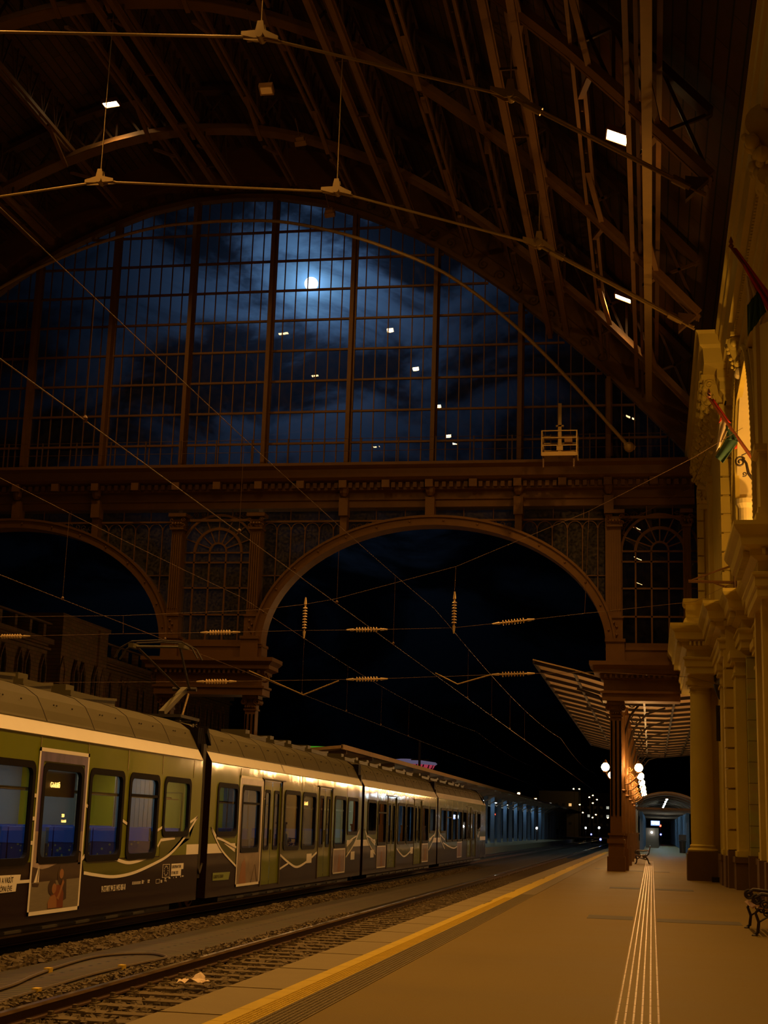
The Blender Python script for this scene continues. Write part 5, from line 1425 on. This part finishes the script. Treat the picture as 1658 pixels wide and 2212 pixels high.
wire('stay_wire', [(2.4, 50, 15.6), (1.6, 56, 14.9), (-1.2, 59.5, 14.2)], .01, 'thin slack stay wire from the cornice to the gable')

# ================================================================== PLATFORM CANOPY BEYOND THE GABLE
can = thing('platform_canopy', 'slatted platform canopy beyond the gable lit from below by the lanterns', 'canopy')
def canz(x):
    if x < -1.6: return 7.62+(-1.6-x)*.235
    return 7.55-.05*(x+1.6) if x < .5 else 7.45+.10*(x-.5)
m = MB()
xsC = [-4.95, -3.2, -1.6, -.5, .8, 2.4, 5]
for a, c in zip(xsC, xsC[1:]):
    m.add([(a, 61, canz(a)+.22), (c, 61, canz(c)+.22), (c, 122, canz(c)+.22), (a, 122, canz(a)+.22), (a, 61, canz(a)+.27), (c, 61, canz(c)+.27), (c, 122, canz(c)+.27), (a, 122, canz(a)+.27)], [(0, 1, 2, 3), (7, 6, 5, 4), (0, 4, 5, 1), (3, 2, 6, 7), (0, 3, 7, 4), (1, 5, 6, 2)])
m.build('roof_boards', 'boards', can)
for i in range(19):
    y = 61.2+i*3.3; m = MB()
    for a, c in zip(xsC, xsC[1:]): m.bar((a, y, canz(a)+.15), (c, y, canz(c)+.15), .16, .14)
    m.build('cross_beam', 'irondk', can)
for x in (-4.9, -3.2, -.3, 1.1, 2.4):
    m = MB(); m.box(x-.05, x+.05, 61, 122, canz(x)+.1, canz(x)+.22); m.build('long_beam', 'irondk', can)
m = MB()
for i in range(8):
    y = 61.3+i*9.2-.0
lant_y = [61.35, 70.6, 79.8, 89.0, 98.2, 107.4, 116.6]
for i, y in enumerate(lant_y):
    col = thing('iron_column', ['slender iron column just behind the dark gable pier', 'second iron column of the row under the canopy', 'third iron column of the row under the canopy', 'fourth iron column of the row under the canopy', 'fifth iron column of the row under the canopy', 'sixth iron column of the row under the canopy', 'last iron column of the row under the canopy'][i], 'column', group='iron columns under the canopy')
    x = -1.2; y = y+.35
    m = MB(); m.box(x-.26, x+.26, y-.26, y+.26, 0, .9); m.box(x-.2, x+.2, y-.2, y+.2, .9, 1.5); m.box(x-.25, x+.25, y-.25, y+.25, 1.4, 1.5); m.build('pedestal', 'iron', col)
    m = MB(); m.lathe((x, y, 1.5), [(.16, 0), (.14, .3), (.12, 5.4), (.2, 5.6), (.12, 5.7), (.12, 6.0)], 14); m.lathe((x, y, 3.2), [(.15, 0), (.2, .06), (.15, .12)], 14); m.build('shaft', 'iron', col, True)
    m = MB()
    for s in (-1, 1):
        m.tube([(x, y, 5.3), (x+s*.35, y, 6.4), (x+s*1.0, y, 7.2), (x+s*1.9, y, 7.5)], .05, 6); m.tube(spiral((x+s*.45, y, 6.9), .28, 1.3, 'xz', n=16, sgn=s), .03, 5)
    m.build('roof_bracket', 'irondk', col, True)
    nm = ['right beside', 'behind the first', 'third', 'fourth', 'fifth', 'sixth', 'seventh'][i]
    for s in (-1, 1):
        lx = x+s*.69; ly = lant_y[i]
        L = thing('globe_lantern', 'glowing globe lantern on the %s side of the %s iron column' % ('track' if s < 0 else 'wall', ['first', 'second', 'third', 'fourth', 'fifth', 'sixth', 'last'][i]), 'lantern', group='globe lanterns on the iron columns')
        m = MB(); m.sphere((lx, ly, 4.2), .17, 16); m.build('globe', 'globe', L, True)
        m = MB(); m.tube([(x, y, 3.5), (x+s*.3, (y+ly)/2, 3.55), (x+s*.55, ly, 3.75), (lx, ly, 3.98)], .03, 6); m.tube(spiral((x+s*.32, y-.15, 3.8), .17, 1.4, 'xz', n=18, sgn=s), .02, 5); m.tube(spiral((x+s*.3, y-.15, 4.15), .12, 1.3, 'xz', n=14, sgn=-s), .018, 5)
        m.lathe((lx, ly, 3.96), [(.03, 0), (.1, .03), (.1, .06)], 12)
        m.lathe((lx, ly, 4.37), [(.1, 0), (.07, .05), (.02, .14)], 12); m.build('bracket', 'iron', L, True)
m = MB(); m.box(-.96, -.6, 60.9, 61.1, 2.6, 2.62)

# low modern canopy further out with cold tubes
low_c = thing('far_canopy', 'low arched far canopy with cold white tube lights and blue posts', 'canopy')
def archz(x): return 4.35-.13*(x-1.1)**2
m = MB(); xs5 = [-1.5+i*.5 for i in range(11)]
for a, c in zip(xs5, xs5[1:]):
    m.add([(a, 106, archz(a)), (c, 106, archz(c)), (c, 235, archz(c)), (a, 235, archz(a)), (a, 106, archz(a)+.12), (c, 106, archz(c)+.12), (c, 235, archz(c)+.12), (a, 235, archz(a)+.12)], [(0, 1, 2, 3), (7, 6, 5, 4), (0, 4, 5, 1), (3, 2, 6, 7)])
m.build('roof', 'canroof', low_c)
for i in range(18):
    y = 107+i*7; m = MB(); m.box(-1.2, 3.3, y, y+.12, 3.2, 3.32)
    for a, c in zip(xs5, xs5[1:]): m.bar((a, y, archz(a)-.06), (c, y, archz(c)-.06), .1)
    m.build('truss', 'steel', low_c)
for i in range(17):
    y = 124+i*6.2
    for x in (-.86, 2.95):
        m = MB(); m.box(x-.13, x+.13, y-.13, y+.13, 0, 3.4); m.build('post', 'bluepost', low_c)
for i in range(9):
    y = 107+i*8.6; t = thing('tube_light', 'cold white tube light under the far canopy, in a line', 'light', group='tube lights under the far canopy')
    m = MB(); m.box(1.1-.05, 1.1+.05, y, y+2.6, 3.92, 3.97); m.build('tube', 'tube', t)
    m = MB(); m.box(1.1-.1, 1.1+.1, y-.05, y+2.65, 3.97, 4.05); m.build('housing', 'steel', t)
t = thing('departure_board', 'small blue lit departure board hanging under the far canopy', 'display')
m = MB(); m.box(-.12, .85, 150, 150.15, 2.2, 2.75); m.build('case', 'tgrey', t)
m = MB(); m.box(-.08, .81, 149.98, 150.0, 2.24, 2.71); m.build('screen', 'screen', t)
m = MB()
for z in (2.6, 2.48, 2.36): m.box(-.02, .3, 149.96, 149.98, z, z+.04); m.box(.36, .74, 149.96, 149.98, z, z+.04)
m.build('text_row', 'wht', t)
m = MB(); m.box(.3, .34, 150.05, 150.09, 2.75, 3.3); m.build('hanger', 'steel', t)
t = thing('litter_bin', 'dark litter bin at the foot of the right blue post', 'bin')
m = MB(); m.lathe((2.45, 121, 0), [(.24, 0), (.27, .85), (.3, .86), (.3, .95), (.2, 1.0)], 16); m.build('bin_body', 'irondk', t, True); m = MB(); m.box(2.15, 2.75, 120.9, 121.1, 1.0, 1.45); m.build('hood', 'irondk', t)
t = thing('train_headlight', 'bright white headlight of a train standing beyond the far canopy', 'headlight')
m = MB(); m.sphere((0.0, 152, 1.55), .1, 10); m.build('lens', 'wht', t, True); m = MB(); m.box(-.6, .7, 152.2, 152.6, 0.02, 2.0); m.build('front', 'canroof', t)

# platform and canopy on the left beyond the train
b = MB(); b.box(-28, -12.85, 62, 330, -1.2, -.02)
st(b.build('trim_8', 'kerb'), 'second pale platform beyond the nose of the train', 'platform')
lc = thing('side_canopy', 'long wooden canopy on blue posts over the second platform', 'canopy')
m = MB()
cp2 = [(-14.0, 4.93), (-16.2, 4.7), (-19.5, 4.55), (-22.5, 4.7), (-25, 4.95)]
for (a, za), (c, zc_) in zip(cp2, cp2[1:]):
    m.add([(a, 65, za), (c, 65, zc_), (c, 300, zc_), (a, 300, za), (a, 65, za+.14), (c, 65, zc_+.14), (c, 300, zc_+.14), (a, 300, za+.14)], [(0, 1, 2, 3), (7, 6, 5, 4), (0, 4, 5, 1), (3, 2, 6, 7), (0, 3, 7, 4), (1, 5, 6, 2)])
m.build('roof', 'boards', lc)
m = MB(); m.box(-14.05, -13.95, 65, 300, 4.88, 5.1); m.build('eave_board', 'boards', lc)
for i in range(34):
    y = 66+i*6.5; m = MB()
    for (a, za), (c, zc_) in zip(cp2, cp2[1:]): m.bar((a, y, za-.12), (c, y, zc_-.12), .14, .2)
    m.bar((-16.2, y, 3.6), (-14.4, y, 4.6), .1); m.bar((-16.2, y, 3.6), (-18.6, y, 4.4), .1); m.build('roof_beam', 'canroof', lc)
for i in range(34):
    y = 66+i*6.5
    for x in (-16.2, -22):
        m = MB(); m.box(x-.2, x+.2, y-.2, y+.2, -.02, 4.6); m.build('post', 'bluepost', lc)
for i in range(11):  # added tubes, not seen from the track side, to brighten the second platform
    y = 84+i*13; t = thing('tube_light', 'added cold tube light brightening the second platform under its canopy', 'light', group='added tube lights under the side canopy')
    m = MB(); m.box(-17.35, -17.25, y, y+2.2, 4.22, 4.27); m.build('tube', 'tube', t); m = MB(); m.box(-17.42, -17.18, y-.05, y+2.25, 4.27, 4.36); m.build('housing', 'steel', t)
for i in range(3):
    t = thing('number_sign', 'small blue number sign between the posts of the second platform', 'sign', group='number signs on the second platform')
    m = MB(); m.box(-15.1, -14.6, 108+i*7, 108.1+i*7, 2.9, 3.35); m.build('panel', 'bluepost', t)
    text('9', .38, (-14.95, 107.98+i*7, 2.98), (pi/2, 0, 0), 'wht', t)

# two people far down the second platform
def person(name, label, loc, h, rz, arm=0.):
    s = h/1.75
    V = [(0, 0, .95), (0, 0, 1.15), (0, 0, 1.4), (0, 0, 1.5), (0, .02, 1.62), (.09, 0, .92), (.1, .04, .5), (.1, -.06, .08), (.11, .1, .04), (-.09, 0, .92), (-.1, -.05, .5), (-.1, .12, .08), (-.11, .26, .04),
         (.19, 0, 1.4), (.24, -.03, 1.12), (.22, .1, .88), (-.19, 0, 1.4), (-.24, .03, 1.12), (-.22, .12, .9)]
    Ed = [(0, 1), (1, 2), (2, 3), (3, 4), (0, 5), (5, 6), (6, 7), (7, 8), (0, 9), (9, 10), (10, 11), (11, 12), (2, 13), (13, 14), (14, 15), (2, 16), (16, 17), (17, 18)]
    Rr = [.16, .15, .16, .06, .1, .1, .075, .05, .045, .1, .075, .05, .045, .07, .055, .045, .07, .055, .045]
    me = bpy.data.meshes.new(name); me.from_pydata([tuple(c*s for c in v) for v in V], Ed, []); o = bpy.data.objects.new(name, me); COL.objects.link(o)
    md = o.modifiers.new('skin', 'SKIN'); me.materials.append(M['cloth'])
    for v, r in zip(me.skin_vertices[0].data, Rr): v.radius = (r*s, r*s*.85)
    me.skin_vertices[0].data[0].use_root = True
    sb = o.modifiers.new('sub', 'SUBSURF'); sb.levels = 2; sb.render_levels = 2
    o.location = loc; o.rotation_euler = (0, 0, rz); tag(o, label, 'person')
    m = MB(); m.sphere((0, .02, 1.66*s), .115*s, 10, sz=1.2); m.build('hair', 'hill', o, True)
    return o
person('person', 'left of two people in dark clothes walking on the far platform', (-14.98, 238, -.02), 1.78, .1)
person('person', 'right of two people in dark clothes walking on the far platform', (-14.25, 238.6, -.02), 1.72, -.1)

# ================================================================== FAR BUILDINGS AND LIGHTS
sb = thing('station_building', 'long dim brick building with paired pointed windows seen through the left arch', 'building')
XB = -48.
m = MB(); m.box(XB-12, XB, 82, 160, -.6, 15.4); m.build('wall', 'bldg', sb)
m = MB(); m.box(XB-8, XB+.9, 108.3, 118.3, -.6, 17.2); m.box(XB-8, XB+1.2, 108.0, 118.6, 17.2, 17.5); m.box(XB+.9, XB+1.1, 108.3, 110, 10.6, 17.2); m.box(XB+.9, XB+1.1, 116.4, 118.3, 10.6, 17.2); m.build('corner_pavilion', 'bldg', sb)
m = MB(); m.box(XB-.2, XB+.5, 82, 160, 14.9, 15.3); m.box(XB-.2, XB+.3, 82, 160, 14.4, 14.6); m.box(XB-.2, XB+.4, 82, 160, 10.4, 10.9); m.box(XB-.1, XB+.2, 82, 160, 16.5, 16.65); m.build('string_course', 'bldg', sb)
for i in range(28):
    y = 83+i*2.7
    if not 108 < y < 118.5: m = MB(); m.box(XB-.6, XB-.1, y, y+.45, 15.3, 16.7); m.build('attic_pier', 'bldg', sb)
m = MB(); m.box(XB-6, XB-5.5, 82, 160, 15.4, 16.2); m.build('roof_edge', 'bdark', sb)
def lancet(y, x, z0, zs, w):
    m = MB(); k = [(-w, z0), (w, z0), (w, zs), (w*.75, zs+w*1.0), (0, zs+w*2.0), (-w*.75, zs+w*1.), (-w, zs)]
    m.prism([(y+a, q) for a, q in k], lambda a, q, t: (x+.05-t, a, q), .1, 0)
    for s in (-1, 1): m.bar((x+.1, y+s*w*1.15, z0), (x+.1, y+s*w*1.15, zs), .2, .12, 1); m.bar((x+.1, y+s*w*1.15, zs), (x+.1, y, zs+w*2.4), .2, .12, 1)
    m.build('lancet_window', ['bdark', 'bldg'], sb)
for y0 in [86+i*4.4 for i in range(17)]:
    inp = 107.5 < y0 < 119
    for dy in (-.75, .75): lancet(y0+dy, XB+(1.0 if inp and 108.5 < y0+dy < 118 else .0), 11.3, 13., .42)

def block(x, y, w, d, h, label, lit, seed, cool=False):
    t = thing('far_building', label, 'building'); rnd = random.Random(seed)
    m = MB(); m.box(x-w/2, x+w/2, y, y+d, -1, h); m.build('wall', 'tower', t)
    m = MB(); nx_ = int(w/2.2); nz_ = int(h/3)
    for i in range(nx_):
        for j in range(1, nz_):
            xx = x-w/2+1+i*2.2; zz = j*3
            if rnd.random() < lit:
                q = MB(); q.box(xx, xx+.9, y-.05, y, zz, zz+.9); q.build('lit_window', 'winc' if rnd.random() < .6 else 'winl', t)
            else: m.box(xx, xx+.9, y-.03, y, zz, zz+.9)
    if m.v: m.build('dark_window', 'bdark', t)
block(-30, 480, 13, 10, 13.8, 'dark far block with a few lit windows left of the gable pier', .18, 3)
block(-19, 520, 13, 10, 14.5, 'wider far block with scattered lit windows behind the street lamps', .10, 8)
block(-9, 500, 9, 10, 9, 'low far building right behind the gable pier', .2, 5)
sd = thing('stadium', 'far round stadium roof glowing pink above the side canopy', 'stadium')
m = MB(); m.lathe((-69, 408, 16.2), [(6.5, 0), (8.0, 1.2), (8.4, 2.0)], 40); m.build('bowl', 'pink', sd, True)
m = MB(); m.lathe((-69, 408, 18.1), [(8.3, 0), (8.9, .5), (8.5, .9), (2, 1.7)], 40); m.build('roof_ring', 'pinkw', sd, True)
m = MB()
for i in range(24):
    a = 2*pi*i/24; m.bar((-69+6.7*cos(a), 408+6.7*sin(a), 14), (-69+8.3*cos(a), 408+8.3*sin(a), 18.2), .35)
m.build('rib', 'hill', sd)
m = MB(); m.lathe((-69, 408, -1), [(6.5, 0), (6.5, 17.3)], 24); m.build('drum', 'tower', sd)
gd = thing('stadium', 'far green lit roof edge just above the second train car', 'stadium')
m = MB(); m.lathe((-117, 500, 26.5), [(8, 0), (9, .4), (6, .9)], 30); m.build('roof_ring', 'lime', gd, True); m = MB(); m.lathe((-117, 500, -1), [(7, 0), (7, 27.6)], 24); m.build('drum', 'tower', gd)
pole_m = MB()
mast = thing('signal_mast', 'thin lattice catenary mast standing beyond the second platform', 'mast')
m = MB(); m.box(-21.2, -21.0, 132, 132.2, -1, 9.2); m.box(-21.9, -20.2, 132.05, 132.15, 7.4, 7.5); m.build('pole', 'irondk', mast)
def lampost(x, y, z, label, mat='bulb', r=.22, pole=True, group=None, nm='street_lamp', cat='street lamp'):
    t = thing(nm, label, cat, group=group)
    m = MB(); m.sphere((x, y, z), r, 8, sz=.6); m.build('bulb', mat, t, True)
    m = MB(); m.box(x+.15, x+.3, y-.1, y+.1, -1, z+.2); m.box(x-.3, x+.3, y-.12, y+.12, z+r*.6, z+r*.6+.12); m.build('pole', 'irondk', t)
    return t
lampost(-17.97, 200, 6.2, 'lamp glowing above the side canopy, the left of a pair', r=.2)
lampost(-15.67, 200, 5.5, 'lamp glowing above the side canopy, the right of a pair', r=.18)
for i, (px_, py_, Yd) in enumerate([(-23.0, 14.3, 480), (-21.2, 14.3, 480), (-18.0, 11.8, 480), (-16.9, 12.4, 480), (-15.2, 10.9, 470), (-16.5, 9.8, 470), (-19.6, 6.8, 470), (-16.2, 5.3, 460), (-15.2, 6.2, 460), (-11.0, 5.2, 440), (-20.8, 9.3, 475)]):
    lampost(px_-1.5, Yd-12, py_, 'warm point of street light among the far blocks', group='far street lights', r=.24, mat='bulb')
for (x, y, z, mat, lab, r) in ((-6.8, 199, .4, 'blue', 'small blue ground signal beside the tracks', .12), (-10.6, 240, 1.9, 'wht', 'white signal light left of the gable pier', .14), (-8.6, 245, 2.0, 'wht', 'second white signal light nearer the gable pier', .16), (-9.7, 240, .9, 'blue', 'pale blue signal light below the white ones', .1),
                               (1.15, 200, 2.45, 'red', 'red signal light under the far canopy', .13), (1.2, 200, 1.3, 'blue', 'blue signal light below the red one', .09), (-20.2, 190, 3.2, 'red', 'tiny red light between the blue posts of the second platform', .08), (-14.7, 190, 1.6, 'wht', 'small white light at the end of the second platform', .12)):
    t = thing('signal_light', lab, 'signal'); m = MB(); m.sphere((x, y, z), r, 8); m.build('lens', mat, t, True)
    m = MB(); m.box(x-.16, x+.16, y+.12, y+.25, z-.25, z+.25); m.box(x-.04, x+.04, y+.15, y+.22, -.7, z); m.build('post', 'irondk', t)

# ================================================================== LAMPS AND LIGHT
WARM = (1., .485, .105)
def area(name, loc, rot, size, power, col, parent=None, shape='RECTANGLE', spread=None):
    l = bpy.data.lights.new(name, 'AREA'); l.shape = shape; l.size = size[0]; l.size_y = size[1]; l.energy = power; l.color = col
    if spread: l.spread = spread
    o = bpy.data.objects.new(name, l); COL.objects.link(o); o.location = loc; o.rotation_euler = rot
    if parent: o.parent = parent
    return o
def flood(x, y, z, tilt, power, label, lit=True, yaw=0., size=(.62, .42)):
    """box floodlight: lens faces down and along -Y by tilt"""
    t = thing('flood_lamp', label, 'lamp', (x, y, z)); t.rotation_euler = (-tilt, yaw, 0)
    w, h = size
    m = MB(); m.box(-w/2-.04, w/2+.04, -h/2-.04, h/2+.04, .02, .16); m.box(-w/2-.04, -w/2, -h/2-.04, h/2+.04, -.03, .02); m.box(w/2, w/2+.04, -h/2-.04, h/2+.04, -.03, .02); m.box(-w/2, w/2, -h/2-.04, -h/2, -.03, .02); m.box(-w/2, w/2, h/2, h/2+.04, -.03, .02)
    m.box(-.15, .15, -.1, .1, .16, .3); m.build('housing', 'girder', t)
    m = MB(); m.box(-w/2, w/2, -h/2, h/2, .0, .02); m.build('lens', 'lampw' if lit else 'lampoff', t)
    m = MB(); m.tube([(0, 0, .3), (0, 0, 1.0)], .02, 6); m.build('suspension', 'steel', t)
    if lit: 
        o = area('flood_light', (0, 0, -.02), (0, 0, 0), (w*.9, h*.9), power, WARM, t, spread=radians(SPREAD))
    return t
SPREAD = 108
HL = [   # x, y, z, tilt towards the camera, power, label
 (-22.33, 52.2, 31.1, 0, 600, 'lit floodlight at the upper left hanging high over the train', 0),
 (-.82, 38.5, 21.27, .8, 1150, 'larger lit floodlight at the upper right beside the hanging rail', 0),
 (-.9, 52.1, 21.5, 0, 760, 'smaller lit floodlight at the right, nearer the gable', 0),
 (-22.2, 39.2, 31.1, 0, 1000, 'lit hall floodlight above the train, out of the frame', 0),
 (-22.1, 30.7, 31.1, 0, 1200, 'second lit hall floodlight above the train', 0), (-21.4, 12.1, 31.1, 0, 1100, 'third lit hall floodlight above the train', 0), (-21.4, 4.9, 31.1, 0, 1100, 'fourth lit hall floodlight above the train', 0),
 (-.84, 26.5, 21.3, 0, 1000, 'third lit floodlight of the right row above the platform', 0), (-.84, 15.5, 21.3, 0, 1100, 'fourth lit floodlight of the right row above the platform', 0), (-.84, 4.5, 21.3, 0, 900, 'fifth lit floodlight of the right row behind the camera', 0),
 (-12.8, 53.2, 26., -.9, 42, 'lamp box nearest the gable with its lens turned to the glass', 0), (-12.5, 46.9, 26., -.9, 42, 'second lamp box of the middle row with its lens turned to the glass', 0),
 (-12.3, 39.7, 26., -.9, 42, 'third lamp box of the middle row, turned to the glass', 0), (-12.6, 33.1, 26., -.8, 42, 'fourth lamp box of the middle row out of the frame', 0), (-12.4, 31.4, 26., -.8, 42, 'fifth lamp box of the middle row out of the frame', 0),
]
flood(-12.76, 42.9, 26.0, .5, 0, 'unlit small lamp box hanging under the vault', lit=False, size=(.4, .3))
for (x, y, z, tl, pw, lab, _) in HL: flood(x, y, z, tl*.35 if tl > 0 else tl, pw*.64, lab, yaw=.42 if x > -2 else -.1, size=(.34, .22) if -13 < x < -12 else (.62, .42))
# spotlight inside the arch niche, uplights on the cornice, wall flood on the hall side of the facade
def spotthing(x, y, z, rot, power, label, nm='spot_lamp', size=(.3, .2), col=WARM):
    t = thing(nm, label, 'lamp', (x, y, z)); t.rotation_euler = rot
    m = MB(); m.box(-size[0]/2-.03, size[0]/2+.03, -size[1]/2-.03, size[1]/2+.03, .01, .15); m.build('housing', 'girder', t)
    area('lamp_light', (0, 0, -.01), (0, 0, 0), size, power, col, t); return t
spotthing(3.3, 37.6, 9.3, (radians(150), 0, 0), 260, 'small spotlight inside the lit arch niche')
spotthing(4.3, 43.0, 9.4, (radians(180), 0, 0), 160, 'second small spotlight on the floor of the arch niche')

# interior light of the train
for (yc, L_, pw) in ((24.5, 11, 48), (39.8, 16, 26)):
    area('saloon_light', (-11.0, yc, 2.60), (0, 0, 0), (.5, L_), pw, (.72, .9, 1.), bpy.data.objects['passenger_train'])
# added lamp, unseen behind the train, to light the station building
t = thing('street_lamp', 'added lamp hidden behind the train to light the brick building', 'street lamp')
m = MB(); m.sphere((-32, 112, 4.4), .3, 12); m.build('bulb', 'bulb', t); m = MB(); m.tube([(-32, 112, -.6), (-32, 112, 4.1)], .08, 8); m.build('pole', 'irondk', t)
l = bpy.data.lights.new('added_building_light', 'POINT'); l.energy = 420; l.color = (1, .5, .18); l.shadow_soft_size = .3
o = bpy.data.objects.new('added_building_light', l); COL.objects.link(o); o.location = (-32, 112, 4.9); o.parent = t

# ================================================================== NIGHT SKY
MOON = Vector((-0.22871, 0.90301, 0.36369)).normalized()
w = bpy.data.worlds.new('night'); SC.world = w; w.use_nodes = True
nt = w.node_tree; N = nt.nodes; L = nt.links
bg = N['Background']; tc = N.new('ShaderNodeTexCoord')
def math_(op, a=None, b_=None, c=None):
    n = N.new('ShaderNodeMath'); n.operation = op
    for i, v in enumerate((a, b_, c)):
        if v is None: continue
        if isinstance(v, (int, float)): n.inputs[i].default_value = v
        else: L.new(v, n.inputs[i])
    return n.outputs[0]
vm = N.new('ShaderNodeVectorMath'); vm.operation = 'DISTANCE'; L.new(tc.outputs['Generated'], vm.inputs[0]); vm.inputs[1].default_value = MOON
ang = math_('MULTIPLY', vm.outputs['Value'], 57.3)           # degrees from the moon
def noise(scale, det, rough, sc=(1, 1, 1), dist=0.):
    mp = N.new('ShaderNodeMapping'); mp.inputs['Scale'].default_value = sc; L.new(tc.outputs['Generated'], mp.inputs['Vector'])
    n = N.new('ShaderNodeTexNoise'); n.inputs['Scale'].default_value = scale; n.inputs['Detail'].default_value = det; n.inputs['Roughness'].default_value = rough; n.inputs['Distortion'].default_value = dist
    L.new(mp.outputs[0], n.inputs['Vector']); return n.outputs['Fac']
c1n = noise(9., 8, .58, (1, 1, 1.7), .6)
cl = N.new('ShaderNodeMapRange'); cl.inputs[1].default_value = .42; cl.inputs[2].default_value = .60; cl.inputs[3].default_value = .10; cl.inputs[4].default_value = 1.; cl.interpolation_type = 'SMOOTHSTEP'; L.new(c1n, cl.inputs[0])
g1 = math_('MULTIPLY', math_('EXPONENT', math_('MULTIPLY', ang, -1/.40)), 1.5)
g2 = math_('MULTIPLY', math_('EXPONENT', math_('MULTIPLY', ang, -1/2.1)), .62)
g3 = math_('MULTIPLY', math_('EXPONENT', math_('MULTIPLY', ang, -1/3.3)), .085)
g = math_('ADD', math_('ADD', g2, g3), .0004)
g = math_('MULTIPLY', g, cl.outputs[0])
g = math_('ADD', g, g1)
cr_ = N.new('ShaderNodeValToRGB'); e = cr_.color_ramp.elements
e[0].position = 0.; e[0].color = (.24, .46, .95, 1); e[1].position = .5; e[1].color = (.27, .58, 1., 1)
L.new(g, cr_.inputs[0])
sk = N.new('ShaderNodeVectorMath'); sk.operation = 'SCALE'; L.new(cr_.outputs[0], sk.inputs[0]); L.new(g, sk.inputs['Scale'])
disc = math_('MULTIPLY', math_('LESS_THAN', ang, .268), 4.)
ad = N.new('ShaderNodeVectorMath'); ad.operation = 'ADD'; L.new(sk.outputs[0], ad.inputs[0]); L.new(disc, ad.inputs[1])
L.new(ad.outputs[0], bg.inputs['Color']); bg.inputs['Strength'].default_value = 1.

# ================================================================== CAMERA
cd = bpy.data.cameras.new('camera'); co = bpy.data.objects.new('camera', cd); COL.objects.link(co)
cd.sensor_fit = 'VERTICAL'; cd.sensor_height = 36; cd.sensor_width = 27; cd.lens = 3072*36/2212; cd.clip_end = 3000; cd.clip_start = .05
R = Matrix(((0.983066, 0.008495, 0.183054), (0.180548, -0.215845, -0.959590), (0.031360, 0.976391, -0.213724)))
co.matrix_world = Matrix.Translation((0, 0, 1.6)) @ R.to_4x4()
SC.camera = co
SC.view_settings.view_transform = 'Standard'; SC.view_settings.look = 'None'; SC.view_settings.exposure = 0.; SC.view_settings.gamma = 1; SC.view_settings.use_curve_mapping = False

# ================================================================== ORIGINS AT THE BASE OF EACH THING
bpy.context.view_layer.update()
ch = {}
for o in bpy.data.objects:
    if o.parent: ch.setdefault(o.parent.name, []).append(o)
def bbox(o):
    P = []
    if o.type == 'MESH' and len(o.data.vertices):
        P += [o.matrix_world @ Vector(c) for c in o.bound_box]
    for c in ch.get(o.name, []): P += bbox(c)
    return P
for o in [o for o in bpy.data.objects if o.parent is None and o.type in ('EMPTY', 'MESH') and tuple(o.location) == (0, 0, 0)]:
    P = bbox(o)
    if not P: continue
    lo = [min(p[i] for p in P) for i in range(3)]; hi = [max(p[i] for p in P) for i in range(3)]
    d = Vector(((lo[0]+hi[0])/2, (lo[1]+hi[1])/2, lo[2]))
    if o.type == 'MESH':
        if o.data.users > 1: continue
        o.data.transform(Matrix.Translation(-d))
    o.location = d
    for c in ch.get(o.name, []): c.location = c.location-d
